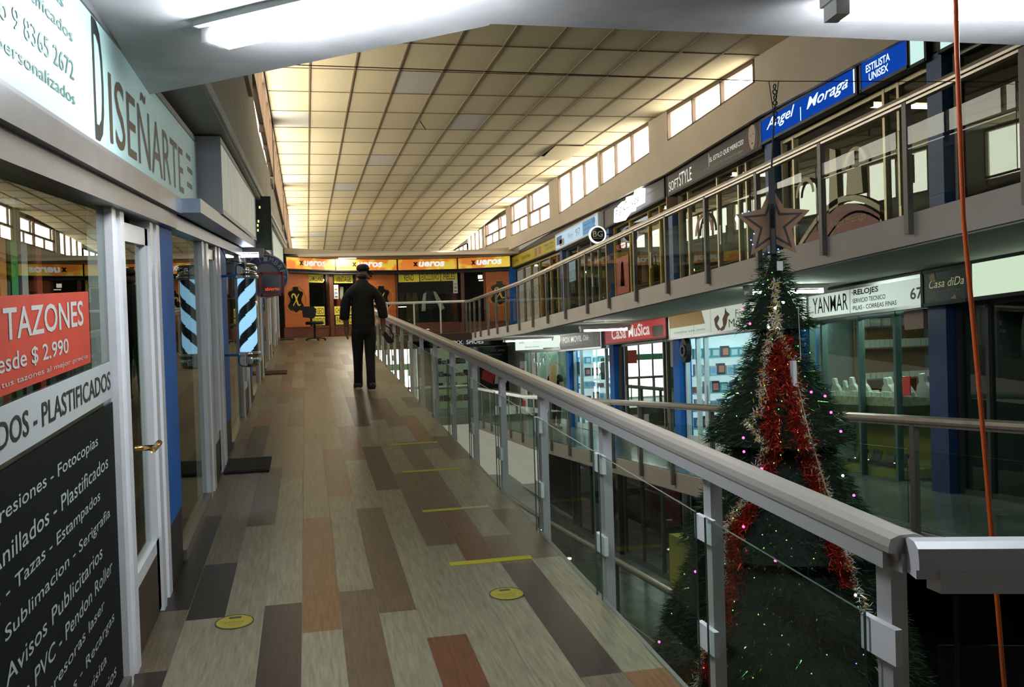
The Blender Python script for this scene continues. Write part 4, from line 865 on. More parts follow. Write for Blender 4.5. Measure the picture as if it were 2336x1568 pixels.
# --- lower shops
ldg = glass('lower_glass', (.88, .95, .92), 1.0, .03)
storefront(6.2, flD, 26.0, 20.85, [25.0, 24.0, 23.0, 21.9], alu, 'greenish glass shopfront under the white phone sign, one floor down', g=ldg)
storefront(6.2, flD, 20.55, 17.65, [20.0, 18.2], alu, 'bright phone shopfront under the grey sign, one floor down', 19.0, g=ldg)
storefront(6.2, flD, 17.35, 14.35, [17.0, 15.0, 14.85], mat('bronze_frame', (.22, .2, .15), .4, .5), 'music shop glass front under the red sign', 16, g=glass('mirror_glass', (.5, .56, .5), 1.6, .16), plinth=.3)
storefront(6.2, flD, 14.05, 10.55, [13.6, 13.3, 11.6], alu_w, 'bright electronics shopfront beside the christmas tree', 12.4, g=ldg, plinth=.2)
storefront(6.2, flD, 10.25, 7.9, [9.95, 9.2, 8.55], mat('teal_frame', (.1, .17, .16), .4, .4), 'watch shop front with jewellery busts behind the tree', g=ldg, plinth=.02)
storefront(6.2, flD, 7.6, 3.0, [7.2, 6.6, 5.5], mat('dark_frame', (.05, .05, .05), .5), 'dark shopfront at the right end one floor down', plinth=.05)
def lsign(label, ya, yb, r0, r1, face, case, parts=(), X=6.02): return rsign('shop_sign', label, ya, yb, r0, r1, X, face, case, parts, .1, flD)
mint = mat('sign_mint_lit', (.72, .8, .68), .5, emit=.55, noise=.05)
lsign('long white phone shop sign with faint lettering under the gallery', 25.9, 21.1, 1.76, 2.12, emis('sign_white_lit', (.85, 1, .88), .95), alu, [('t', 'Servicio', .5, .2, .6, .08, inkt), ('t', 'IPHONE', 2.3, .22, .8, .09, inkt), ('t', 'Reparaciones y accesorios', 1.2, .06, 1.6, .06, inkt), ('r', 3.2, 4.7, .0, .05, mat('leafy', (.3, .4, .25), .5), 'leaf_pattern')])
lsign('grey phone shop sign with white lettering beside the red sign under the gallery', 21.05, 17.95, 1.72, 2.1, mat('sign_grey', (.2, .2, .17), .5, emit=.1, noise=.2), alu, [('t', 'FOX MOVIL', .25, .17, 1.5, .14, lw_, 0, .01), ('t', 'Chile', 1.85, .18, .4, .12, lw_, .2), ('t', 'Servicio tecnico de celulares', .4, .06, 1.6, .05, mat('olive_ink', (.35, .38, .12), .5)), ('p', [(2.5, .1), (2.62, .1), (2.66, .22), (2.56, .32), (2.48, .2)], mat('icon_blue', (.35, .45, .6), .5), 'icon'), ('t', 'LOC 8', 2.8, .18, .25, .09, paper)])
lsign('red music shop sign with white western lettering under the gallery', 17.7, 14.45, 1.76, 2.13, mat('sign_red', (.55, .03, .03), .5, emit=.45, noise=.1), mat('sign_redcase', (0, 0, 0)), [('t', 'CaSa', .42, .08, .85, .23, lw_, 0, .022), ('t', 'MuSica', 1.4, .08, 1.1, .23, lw_, 0, .022)] + [('r', .08, .42, .08 + .045 * i, .09 + .045 * i, paper, 'staff_line') for i in range(5)] + [('r', 2.62, 3.12, .03, .22, mat('plate_grey', (.2, .17, .13), .5), 'grey_plate')])
fox = mat('fox_orange', (.6, .16, .04), .5)
lsign('pale mint electronics sign with orange band and a fox figure', 14.3, 10.4, 1.72, 2.12, mint, alu, [('p', [(.0, .17), (1.4, .17), (1.28, .38), (.0, .38)][::-1], mat('orange_band', (.6, .32, .04), .5, emit=.2), 'orange_band'), ('t', 'Electrónica', .06, .2, .95, .13, mat('pale_yellow', (.75, .7, .35), .5, emit=.3)), ('t', 'computacion  audio  camaras', .2, .06, 1.2, .05, inkt),
   ('p', [(1.9, .05), (2.02, .1), (2.0, .2), (2.08, .27), (2.1, .36), (2.14, .3), (2.24, .25), (2.17, .22), (2.13, .12), (2.05, .04), (1.95, .02)][::-1], fox, 'fox_body'), ('p', [(1.72, .22), (1.85, .27), (1.9, .22), (1.82, .14), (1.92, .06), (1.86, .03), (1.76, .1)][::-1], fox, 'fox_tail'), ('t', 'Fox', 2.42, .2, .3, .1, inkt), ('t', 'Móvil', 2.2, .06, .6, .12, inkt),
   ('r', .98, .985, 0, .39, inkt, 'panel_joint'), ('r', 1.6, 1.605, 0, .39, inkt, 'panel_joint'), ('r', 2.75, 2.755, 0, .39, inkt, 'panel_joint')])
lsign('bright white lit panel between the fox sign and the watch shop sign', 10.35, 9.98, 1.75, 2.05, emis('sign_white_lit', (0, 0, 0), 1), alu)
lsign('white watch shop sign with tall black lettering and the number 67', 9.93, 7.83, 1.745, 2.04, mat('sign_mintwhite', (.75, .85, .78), .5, emit=.5), alu, [('t', 'YANMAR', .1, .06, .72, .19, ink, 0, .004), ('t', '·RELOJES', .9, .19, .48, .08, ink, 0, .03), ('t', '·SERVICIO TECNICO', .9, .12, .6, .05, ink, 0, .012), ('t', '·PILAS - CORREAS FINAS', .9, .04, .78, .05, ink, 0, .012), ('t', '67', 1.9, .07, .19, .12, ink, 0, .02), ('r', .86, .866, 0, .29, inkt, 'panel_joint')], X=6.0)
lsign('dark green sign with pale script and yellow blotches beside the watch shop', 7.82, 7.2, 1.745, 2.06, mat('sign_leafy', (.02, .04, .025), .5, noise=.8, scale=12), dark, [('t', 'Casa diDa', .1, .15, .48, .08, mat('pale_yellow', (0, 0, 0)), .3), ('t', 'by Jimena Rodriguez', .16, .09, .4, .035, MATS['olive_ink']), ('p', [(.12, .22), (.2, .22), (.18, .3), (.1, .28)][::-1], sw_y, 'yellow_leaf'), ('p', [(.4, .03), (.48, .02), (.46, .07)], sw_y, 'yellow_leaf')], X=5.98)
lsign('pale green lit sign at the right end behind the orange rope', 7.15, 3.2, 1.745, 2.08, emis('sign_palegreen', (.75, .95, .7), .8), dark, X=5.98)
q = MB(); q.box(6.12, 6.2, 8.0, 8.3, 1.64, 1.84, flD); 
tag(build('small_sign', q, mat('sign_pinkgrey', (0, 0, 0))), 'small dim square sign under the leafy dark sign', 'sign')
# electronics shop interior: cyan lit shelves with goods
cyan_l = emis('cabinet_light', (.6, .93, 1), 5.0); white_glow = mat('cabinet_white_glow', (.7, .85, .9), .5, emit=.75)  # white back panels carry an added glow to brighten the shop interiors
def shelves(x0, x1, ya, yb, hs, m, label, back=None, fl=flD, top=1.9):
    t = thing('display_shelf', label, 'shelf', (x0, (ya + yb) / 2, fl((ya + yb) / 2)))
    q = MB()
    for h in hs: q.box(x0, x1, yb, ya, h - .012, h, fl)
    build('shelves', q, m, t)
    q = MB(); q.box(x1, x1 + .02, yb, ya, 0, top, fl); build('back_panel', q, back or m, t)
    return t
hs = [.35, .65, .95, 1.25, 1.55]
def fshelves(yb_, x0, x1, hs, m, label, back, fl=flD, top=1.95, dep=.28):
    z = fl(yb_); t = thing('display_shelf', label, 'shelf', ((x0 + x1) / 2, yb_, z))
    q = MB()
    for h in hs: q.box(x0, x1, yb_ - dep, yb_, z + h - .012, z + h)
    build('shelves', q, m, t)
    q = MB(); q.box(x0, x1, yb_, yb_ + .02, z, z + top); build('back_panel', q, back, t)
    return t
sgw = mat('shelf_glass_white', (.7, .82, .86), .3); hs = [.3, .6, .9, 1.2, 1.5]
fshelves(14.5, 6.4, 8.2, hs, sgw, 'white shelves crowded with electronics in the bright shop by the tree', white_glow)
fshelves(21.3, 6.4, 8.2, hs, sgw, 'white shelves with phone accessories in the shop under the grey sign', white_glow)
rg = random.Random(5)
gc = [(.1, .3, .5), (.6, .65, .7), (.05, .06, .08), (.5, .55, .6), (.1, .45, .55), (.5, .1, .05), (.15, .2, .25), (.7, .75, .8)]
protos = []
for i, c in enumerate(gc):
    q = MB(); w, h, d = rg.uniform(.08, .16), rg.uniform(.09, .2), .08
    q.box(-d / 2, d / 2, -w / 2, w / 2, 0, h, None); q.box(-d / 2 - .003, -d / 2, -w * .35, w * .35, h * .2, h * .8, None, mi=1)
    q.v = [(y_, x_, z_) for (x_, y_, z_) in q.v]
    protos.append((build('goods_box', q, [mat('goods%d' % i, c, .4), mat('goods_label%d' % i, tuple(min(1, x * 1.6 + .1) for x in gc[-1 - i]), .5)]), w))
def place(protos, yc, xa, xb, hs, fl, label, cat, grp, gap=.03):
    z = fl(yc + .14)
    for h in hs:
        x = xa + .06
        while x < xb - .12:
            o, w = rg.choice(protos); x += w / 2
            c = o.copy(); C.objects.link(c); c.location = (x, yc + rg.uniform(-.04, .04), z + h + .001); c['label'] = label; c['category'] = cat; c['group'] = grp
            x += w / 2 + rg.uniform(.01, gap)
place(protos, 14.36, 6.4, 8.2, hs, flD, 'small boxed electronics item on the white shelves of the bright shop by the tree', 'boxed item', 'boxed electronics on the bright shelves')
place(protos, 28.66, 3.85, 5.1, [.25, .65, 1.05, 1.45], lambda y: zL, 'shoe box on display in the greenish shoe shop one floor down', 'shoe box', 'shoe boxes on display')
place(protos, 21.16, 6.4, 8.2, hs, flD, 'small phone accessory pack on the shelves under the grey lettered sign', 'accessory pack', 'phone accessories on white shelves', .08)
for o, w in protos: bpy.data.objects.remove(o)
for (x, ya, yb, l) in ((6.8, 14.0, 11.0, 'electronics shop ceiling'), (6.8, 20.9, 18.1, 'grey sign phone shop ceiling')):
    fluoro((x, ya, flD(ya) + 1.98), (x, yb, flD(yb) + 1.98), emis('tube_cyan', (.62, .92, 1), 48), 'long cool light inside the ' + l)
# bright back glow behind glass of grey sign shop (white wall) with poster
rbox('wall_poster', 'dark blue poster hanging in the phone shop window', 'poster', 6.26, 6.27, 18.3, 18.75, 1.15, 1.62, mat('poster_bluered', (.03, .07, .16), .5), flD)
rbox('wall_poster', 'blue notice on the phone shop glass near the column', 'poster', 6.23, 6.24, 20.1, 20.45, 1.25, 1.55, mat('poster_paleblue', (.2, .3, .45), .5), flD)
o = Fr((6.1, 20.9, flD(20.9)), (0, -1, .0596), (0, 0, 1), (-1, 0, 0))
t = thing('poster_stand', 'red and white poster stand beside the blue column one floor down', 'stand', (6.0, 24.6, flD(24.6))); q = MB(); q.box(5.9, 5.95, 24.3, 24.9, .1, 1.6, flD); build('board', q, paper, t); q = MB(); q.box(5.89, 5.9, 24.4, 24.8, .9, 1.4, flD); q.box(5.89, 5.9, 24.35, 24.85, .15, .5, flD); build('red_print', q, mat('poster_red', (0, 0, 0)), t)
# string of pennants in the mint shop window
t = thing('pennant_string', 'sagging string of pale pennants in the glass front under the white phone sign', 'pennants', (6.1, 23.6, flD(23.6) + 1.6))
for i in range(9):
    a = i / 8; y = 24.3 - 1.3 * a; h = 1.74 - .2 * math.sin(PI * a); q = MB(); q.fprism(Fr((6.12, y, flD(y) + h), (0, -1, 0), (0, 0, 1), (-1, 0, 0)), [(0, 0), (.06, -.12), (.12, 0)], 0, .004); build('pennant', q, [paper, white_glow][i % 2], t)
q = MB(); q.tube([(6.12, 24.35 - 1.4 * i / 12, flD(24.35 - 1.4 * i / 12) + 1.75 - .2 * math.sin(PI * i / 12)) for i in range(13)], .005, 5); build('string', q, dark, t)
# green shop display
for i, y in enumerate((25.4, 24.2, 23.1, 22.0)):
    rbox('display_rack', 'green grey display rack number %s behind the glass under the white phone sign' % ['farthest', 'second farthest', 'third farthest', 'nearest'][i], 'rack', 6.9, 7.2, y - .4, y + .4, 0, 1.5, mat('rack_green', (.22, .33, .22), .6, noise=.6, scale=7), flD)
fluoro((6.7, 25.5, flD(25) + 1.95), (6.7, 21.5, flD(21.5) + 1.95), tube_g, 'long light inside the shop under the white phone sign')
# speaker & banner near music shop
q = MB(); fr = Fr((6.05, 13.75, flD(13.75) + 1.62), (0, -1, 0), (0, 0, 1), (-1, 0, 0)); t = thing('wall_speaker', 'black oval loudspeaker beside the column at the electronics shop', 'speaker', (6.05, 13.75, flD(13.75) + 1.62))
q.fprism(fr, [(.13 * math.cos(a * PI / 10), .2 * math.sin(a * PI / 10)) for a in range(20)], -.06, .03); build('cabinet', q, dark, t); q = MB(); q.ring(fr, 0, 0, .06, .1, .03, .05); build('cone', q, mat('cone_grey', (.12, .12, .12), .5), t)
# ---------- watch shop
fshelves(10.95, 7.3, 8.38, [1.09, 1.51, 1.8], mat('wood_shelf', (.2, .12, .045), .5, noise=.2), 'wooden shelves of small white boxes at the back of the watch shop', mat('wood_back', (.2, .11, .035), .6, noise=.3, scale=3), flD, 2.05)
t = thing('display_counter', 'glass jewellery counter with pale tray behind the watch shop window', 'counter', (6.5, 9.2, flD(9.2)))
q = MB(); q.box(6.26, 6.85, 8.6, 10.15, .82, .92, flD); build('tray', q, mat('counter_pale', (.45, .45, .3), .5, noise=.5, scale=20), t)
q = MB(); q.box(6.26, 6.85, 8.6, 10.15, .74, .82, flD); build('edge', q, mat('counter_dark', (.06, .06, .03), .5), t)
q = MB(); q.box(6.75, 6.85, 8.6, 10.15, .1, .74, flD); q.box(6.26, 6.85, 8.6, 10.15, .02, .12, flD); build('cabinet_back', q, mat('counter_ochre', (.3, .27, .05), .6), t)
bust = MB(); bust.fprism(Fr((0, 0, 0), (0, -1, 0), (0, 0, 1), (-1, 0, 0)), [(-.075, 0), (.075, 0), (.085, .05), (.06, .11), (.03, .14), (.028, .19), (.02, .215), (-.02, .215), (-.028, .19), (-.03, .14), (-.06, .11), (-.085, .05)], -.02, .02)
velvet = mat('bust_white', (.62, .66, .6), .8, noise=.1)
bp = build('necklace_bust', bust, velvet)
lab = ['partly behind the tree', 'second from the tree', 'third from the tree', 'fourth from the tree', 'near the wooden post', 'large one left of the centre mullion', 'beside the centre mullion', 'last one right of the mullion']
for i, (y, s, dx) in enumerate(((9.98, 1, 0), (9.82, .85, .03), (9.62, 1.05, 0), (9.4, 1.05, 0), (9.12, 1.0, .15), (8.97, 1.0, 0), (8.72, .8, .08), (8.66, 1.05, 0), (8.35, 1.2, 0))):
    c = bp.copy(); C.objects.link(c); c.location = (6.4 + dx, y, flD(y) + .921); c.scale = (s, s, s); c.rotation_euler = (0, -.2, .15); c['label'] = 'white velvet necklace bust in the watch shop window, ' + (lab + ['nearest the dark pier'])[i]; c['category'] = 'necklace bust'; c['group'] = 'necklace busts'
bpy.data.objects.remove(bp)
q = MB(); q.box(-.03, .03, -.02, .02, 0, .055, None); pb = build('ring_box', q, velvet)
for (x, ya, yb, h, l, nn) in ((6.33, 10.05, 8.7, .92, 'small white jewellery card in the front row of the watch shop counter', 22), (6.52, 10.0, 8.7, .92, 'small white jewellery card in the rear row of the watch shop counter', 18)):
    for i in range(nn):
        y = yb + (ya - yb) * i / (nn - 1) + rg.uniform(-.01, .01); c = pb.copy(); C.objects.link(c); s = rg.uniform(.7, 1.1); c.scale = (s, s, s); c.location = (x, y, flD(y) + h + .001); c['label'] = l; c['category'] = 'jewellery box'; c['group'] = l + 's'
for (h, l, nn, sx_, sz_) in ((1.51, 'small white box on the middle shelf of the watch shop', 13, 1.2, 1.9), (1.09, 'small white box on the low shelf of the watch shop', 12, 1.1, 1.4), (1.8, 'white box on the top shelf of the watch shop', 7, 1.8, 1.9)):
    for i in range(nn):
        c = pb.copy(); C.objects.link(c); c.scale = (sx_, 1.5, sz_); c.location = (7.38 + .94 * i / (nn - 1), 10.82, flD(10.95) + h + .001); c['label'] = l; c['category'] = 'jewellery box'; c['group'] = l + 's'
bpy.data.objects.remove(pb)
for i, y in enumerate((9.62, 9.36, 9.1, 8.88)):
    t = thing('watch_box', 'open dark watch box in the watch shop, ' + ['nearest the tree', 'second from the tree', 'third from the tree', 'fourth, beside the teal post'][i], 'watch box', (6.4, y, flD(y) + .12), 'open watch boxes')
    q = MB(); q.box(6.33, 6.47, y - .08, y + .08, .125, .16, flD); build('base', q, black_g, t)
    q = MB(); q.hexa([(6.47, y - .08, flD(y) + .16), (6.48, y - .08, flD(y) + .16), (6.48, y + .08, flD(y) + .16), (6.47, y + .08, flD(y) + .16), (6.51, y - .08, flD(y) + .27), (6.52, y - .08, flD(y) + .27), (6.52, y + .08, flD(y) + .27), (6.51, y + .08, flD(y) + .27)]); build('lid', q, black_g, t)
    q = MB(); q.ball((6.4, y, flD(y) + .17), .03, 6, (1, 1, .5)); build('watch', q, chrome, t)
fluoro((6.6, 10.0, flD(10) + 1.95), (6.6, 8.3, flD(8.3) + 1.95), emis('tube_watch', (.82, 1, .86), 42), 'light inside the watch shop over the busts')
rbox('poster', 'small red card on the watch shop door', 'poster', 6.17, 6.18, 8.3, 8.42, .95, 1.15, mat('poster_red', (0, 0, 0)), flD)
# wide door leaf / wooden interior
rbox('wooden_counter', 'orange brown wooden counter inside the watch shop', 'counter', 7.0, 7.4, 7.95, 8.5, 0, .85, MATS['wood_back'], flD)
# ---------- lowest gallery: dark shops, glass reflections
for i, (ya, yb, l) in enumerate(((20.5, 17.6, 'farthest visible'), (17.3, 14.3, 'middle'), (14.0, 10.8, 'nearer, by the tree'))):
    storefront(6.2, flE, ya, yb, [ya - 1, yb + 1], mat('dark_frame', (0, 0, 0)), 'dark shopfront on the lowest gallery, ' + l, plinth=.1)
t = thing('vertical_banner', 'tall dark banner with yellow lettering beside the tree, two floors down', 'banner', (6.0, 12.9, flE(12.9)))
fr = Fr((5.95, 13.05, flE(13) + .2), (0, -1, 0), (0, 0, 1), (-1, 0, 0)); q = MB(); q.fbox(fr, 0, .26, 0, 1.75, -.01, 0); build('cloth', q, dark, t)
for i, ch in enumerate('TATUAJES'): text(ch, fr, .05, 1.55 - i * .21, .16, .15, sw_y, t, c=.002)
rbox('display_rack', 'rack of dark pink goods two floors down beyond the glass', 'rack', 6.3, 6.6, 15.4, 16.6, .9, 1.7, mat('pink_goods', (.3, .06, .09), .5, noise=.6, scale=9), flE)
rbox('display_counter', 'dim yellowish counter two floors down beside the banner', 'counter', 5.9, 6.15, 13.3, 14.3, 0, 1.0, mat('counter_ochre', (0, 0, 0)), flE)
fluoro((6.6, 16.5, flE(16.5) + 1.9), (6.6, 13.8, flE(13.8) + 1.9), emis('tube_low', (.85, 1, .9), 3), 'dim light inside the shop two floors down')
for i, (x, y) in enumerate(((5.32, 20.88), (5.1, 17.63), (4.9, 14.57))):
    q = MB(); q.lathe([(.085, -.002), (.085, .006), (.06, .012)], (x, y, flE(y)), 16); t = tag(build('floor_uplight', q, emis('uplight', (.9, 1, .9), 6), smooth=True), 'round bright floor light on the lowest gallery, ' + ['highest and farthest one', 'middle of the three', 'lowest of the three'][i], 'light', 'round floor lights')

# ================================================================== CHRISTMAS TREE
TX, TY = 3.03, 5.42
prof = [(2.02, .03), (1.96, .07), (1.75, .13), (1.6, .2), (1.5, .245), (1.495, .14), (1.3, .2), (1.05, .33), (.86, .43), (.76, .47), (.75, .33), (.5, .44), (.25, .56), (.08, .66), (.06, .55), (-.3, .72), (-.7, .86), (-1.1, .98), (-1.6, 1.08)]
def rad(z):
    for (a, ra), (b, rb) in zip(prof, prof[1:]):
        if b <= z <= a: return ra + (rb - ra) * (a - z) / (a - b + 1e-9)
    return .03
root = thing('christmas_tree', 'tall dark green tinsel christmas tree with red and silver garlands in the void', 'christmas tree', (TX, TY, -4.3))
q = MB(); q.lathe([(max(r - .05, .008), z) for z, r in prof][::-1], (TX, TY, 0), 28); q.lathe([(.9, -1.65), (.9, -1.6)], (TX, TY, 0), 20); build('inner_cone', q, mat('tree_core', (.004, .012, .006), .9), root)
q = MB(); q.tube([(TX, TY, -4.3), (TX, TY, -1.6)], .1, 12); q.lathe([(.5, -4.3), (.5, -4.25), (.1, -4.15)], (TX, TY, 0), 20); build('trunk', q, dark, root)
rt = random.Random(9)
def blades(nb, mats, lo=-1.6, hi=2.0, ln=(.035, .075), w=.0035, lift=(-.6, .5), seln=None, rscale=1, phi=None):
    q = MB(); i = 0
    while i < nb:
        z = rt.uniform(lo, hi); r = rad(z)
        if rt.random() > r / 1.08 + .04: continue
        a = rt.uniform(0, 2 * PI) if phi is None else phi(z)
        if a is None: continue
        i += 1
        rr_ = (r - rt.uniform(.0, .05)) * rscale; px, py_ = TX + rr_ * math.cos(a), TY + rr_ * math.sin(a)
        d = Vector((math.cos(a + rt.gauss(0, .5)), math.sin(a + rt.gauss(0, .5)), rt.uniform(*lift))).normalized() * rt.uniform(*ln)
        s = Vector((-d.y, d.x, rt.uniform(-.3, .3))).normalized() * w
        p = Vector((px, py_, z))
        q.add([p - s, p + s, p + d + s * .2, p + d - s * .2], [(0, 1, 2, 3)], mi=int(rt.random() < .12))
    return q
tg = mat('tinsel_green', (.008, .036, .01), .55, .0); tg2 = mat('tinsel_green_bright', (.04, .2, .04), .2, .85)
tag(build('foliage', blades(34000, None, lift=(-.75, .35)), [tg, tg2], root), kind='stuff')
# garlands: (dz list) offsets seen from the walkway, wrapped on the surface
vdir = math.atan2(-TY, -TX)     # direction from tree towards the walkway camera side
def surf(z, off, out=.02):
    r = rad(z) + out; s = max(-.97, min(.97, off / r)); a = vdir + math.asin(s); return Vector((TX + r * math.cos(a), TY + r * math.sin(a), z)), a
def garland(name, pts_, m, n, spread, ln, w=.004, mats2=None):
    q = MB()
    seg = []
    for (z0, o0), (z1, o1) in zip(pts_, pts_[1:]): seg.append(math.hypot(z1 - z0, o1 - o0))
    tot = sum(seg)
    for i in range(n):
        u = rt.uniform(0, tot); k = 0
        while k < len(seg) - 1 and u > seg[k]: u -= seg[k]; k += 1
        f_ = u / seg[k]; z = pts_[k][0] * (1 - f_) + pts_[k + 1][0] * f_; o = pts_[k][1] * (1 - f_) + pts_[k + 1][1] * f_
        p, a = surf(z + rt.gauss(0, spread * .5), o + rt.gauss(0, spread), rt.uniform(0, .04))
        d = Vector((rt.gauss(0, 1), rt.gauss(0, 1), rt.gauss(0, 1))).normalized() * rt.uniform(*ln) + Vector((math.cos(a), math.sin(a), 0)) * .01
        s = Vector((rt.gauss(0, 1), rt.gauss(0, 1), rt.gauss(0, 1))).normalized() * w
        q.add([p - s, p + s, p + d + s * .6, p + d - s * .6], [(0, 1, 2, 3)], mi=rt.choice([0, 0, 1]))
    return tag(build(name, q, m, root), kind='stuff')
def PX(x, y):                       # garland way-points read off the photograph as height and sideways offset on the tree
    return (1.6 + (714 - y) / 2047 * 5.75, (x - (1768 + .03 * (y - 575))) / 2047 * 5.75)
silv = [mat('tinsel_silver', (.85, .83, .78), .3, .25), mat('tinsel_gold', (.85, .6, .12), .3, .25)]
redt = [mat('tinsel_red', (.5, .03, .01), .3, .5), mat('tinsel_darkred', (.25, .012, .006), .4, .3)]
L1 = [PX(*p) for p in ((1772, 640), (1775, 700), (1765, 760), (1755, 800), (1748, 860), (1742, 930), (1715, 955), (1755, 1005), (1740, 1060), (1722, 1110), (1668, 1190), (1668, 1290), (1640, 1400), (1612, 1520))]
L2 = [PX(*p) for p in ((1775, 720), (1785, 770), (1812, 840), (1825, 920), (1838, 970), (1862, 1060), (1888, 1130), (1908, 1200), (1935, 1290), (1975, 1400), (2000, 1500))]
garland('silver_garland', L1, silv, 2600, .016, (.015, .035), .003); garland('silver_garland', L2, silv, 2200, .015, (.015, .035), .003)
garland('red_garland', [PX(*p) for p in ((1782, 780), (1768, 860), (1760, 930), (1772, 1000), (1758, 1060), (1735, 1120), (1690, 1200), (1690, 1300), (1655, 1420), (1640, 1500))], redt, 4200, .03, (.02, .045), .0035)
garland('red_garland', [PX(*p) for p in ((1792, 770), (1805, 860), (1818, 950), (1836, 1010), (1852, 1070), (1870, 1140), (1895, 1210), (1920, 1300))], redt, 3600, .026, (.02, .045), .0035)
garland('gold_flecks', [PX(1775, 620), PX(1772, 1000), PX(1760, 1200), PX(1740, 1500)], [mat('fleck_green', (.3, .7, .1), .2, .9), silv[1]], 900, .17, (.006, .012), .004)
lc = {'pink': (1, .08, .35), 'blue': (.1, .2, 1), 'green': (.3, 1, .15), 'white': (1, .95, .85), 'red': (1, .1, .03)}
lights = [('pink', p) for p in ((1850, 892), (1880, 903), (1892, 938), (1912, 979), (1706, 988), (1706, 1025), (1745, 1058), (1941, 1123), (1775, 1237), (1708, 1178), (1600, 1300), (1650, 1312), (1516, 1474), (1717, 736), (1698, 702))] + [('blue', p) for p in ((1806, 673), (1745, 575), (1780, 573), (1935, 1439), (1950, 1425), (1748, 1190))] + [('white', p) for p in ((1772, 702), (1918, 1080), (1892, 1133), (1938, 1317), (1790, 690), (1758, 745))] + [('red', p) for p in ((1800, 830), (1865, 1140), (1868, 1145), (1628, 1474), (1652, 1300))] + [('green', (1760 + rt.gauss(0, 1) * (25 + (y - 600) * .14), y)) for y in [620 + 17 * i for i in range(52)]]
nl = 0
for c_, (x, y) in lights:
    z, o_ = PX(x, y); p, a = surf(z, o_, .045); q = MB(); q.ball(p, .0085 if c_ in ('pink', 'white') else .0035, 5); build('fairy_light', q, emis('fairy_' + c_, lc[c_], 5 if c_ != 'green' else 2.5), root); nl += 1
q = MB(); q.tube([surf(*PX(1822, 700), .06)[0], surf(*PX(1828, 820), .08)[0], surf(*PX(1816, 825), .06)[0]], .003, 5); q.tube([surf(*PX(x, y), .05)[0] for x, y in ((1818, 860), (1845, 980), (1880, 1100), (1925, 1200))], .004, 5); build('cable', q, mat('cable_tan', (.4, .36, .25), .6), root)
p0 = surf(*PX(1812, 850), .06)[0]; q = MB(); q.box(p0.x - .012, p0.x + .012, p0.y - .02, p0.y + .02, p0.z - .08, p0.z + .08); build('plug_box', q, paper, root)
q = MB(); p0 = surf(*PX(1782, 605), .04)[0]; q.box(p0.x - .02, p0.x + .02, p0.y - .004, p0.y + .004, p0.z - .03, p0.z + .03); build('paper_tag', q, paper, root)
# star
SZ = 2.19; vx = Vector((math.cos(yaw + .28), -math.sin(yaw + .28), 0)); sn = Vector((-TX, -TY, 0)).normalized(); su = Vector((-sn.y, sn.x, 0)); 
fr = Fr((TX, TY, SZ), su, (0, 0, 1), sn)
def starp(R, r, n=5, rot=PI / 2, o=(0, 0)): return [(o[0] + (R if i % 2 == 0 else r) * math.cos(rot + PI * i / n), o[1] + (R if i % 2 == 0 else r) * math.sin(rot + PI * i / n)) for i in range(2 * n)]
t = thing('cardboard_star', 'brown cardboard star with black outlined inner star above the tree', 'star', (TX, TY, SZ))
card_m = mat('cardboard', (.34, .2, .12), .85, noise=.12, scale=20)
P = starp(.245, .125)
q = MB(); q.fprism(fr, P, -.012, .012); build('star_board', q, card_m, t)
q = MB(); A = starp(.2, .083); B = starp(.165, .068)
for i in range(10): q.fprism(fr, [A[i], A[(i + 1) % 10], B[(i + 1) % 10], B[i]], .012, .018)
build('black_outline', q, dark, t)
q = MB(); q.prism([(-.02, -.2), (.02, -.2), (.02, .36), (-.02, .36)], lambda a, b: fr.p(a, b, .02), lambda a, b: fr.p(a, b, .06)); build('hanging_bar', q, dark, t)
q = MB(); fr2 = Fr((TX, TY, SZ), sn, (0, 0, 1), -su)
q.fprism(fr2, P, -.012, .012); build('cross_board', q, dark, t)
for a, b in ((.0, .0), (-.17, .1), (-.15, .09), (-.19, .08), (-.12, -.06), (-.14, -.1), (-.13, -.13), (.03, -.17), (-.03, -.19)):
    q = MB(); q.ball(fr.p(a, b, .03), .005, 5); build('fairy_light', q, emis('fairy_blue', (0, 0, 1), 5), t)
# chain and wires to the ceiling
t = thing('hanging_chain', 'thin dark chain and cord holding the star from a wire across the void', 'chain', (TX + .06, TY, 3.12))
q = MB(); q.tube([(TX, TY, SZ + .34), (TX + .03, TY, 2.9)], .006, 6); q.tube([(TX + .03, TY, 2.9), (TX + .0, TY, 3.13)], .003, 5); q.tube([(TX + .03, TY, 2.9), (TX + .07, TY, 3.13)], .003, 5); build('cord', q, dark, t)
for i in range(7):
    z = 2.88 + i * .036; q = MB(); f3 = Fr((TX + .04, TY, z), (1, 0, 0) if i % 2 else (0, 1, 0), (0, 0, 1)); q.ring(f3, 0, 0, .012, .018, -.003, .003, n=10); build('chain_link', q, dark, t)
q = MB(); q.tube([(-.5, TY, 3.15), (TX, TY, 3.13), (6.1, TY, 3.2)], .003, 5); tag(build('support_wire', q, dark), 'thin support wire crossing the void above the star', 'wire')
# orange rope
q = MB(); path = [(2.14, 2.6, 2.75), (2.14, 2.6, 2.45), (2.15, 2.6, 1.9), (2.2, 2.6, 1.28), (2.34, 2.6, -.7), (2.42, 2.6, -1.8)]; q.tube(path, [.008] * 6, 10); tag(build('rope', q, mat('orange_rope', (.75, .12, .02), .4), smooth=True), 'taut bright orange rope hanging at the right side of the void', 'rope')

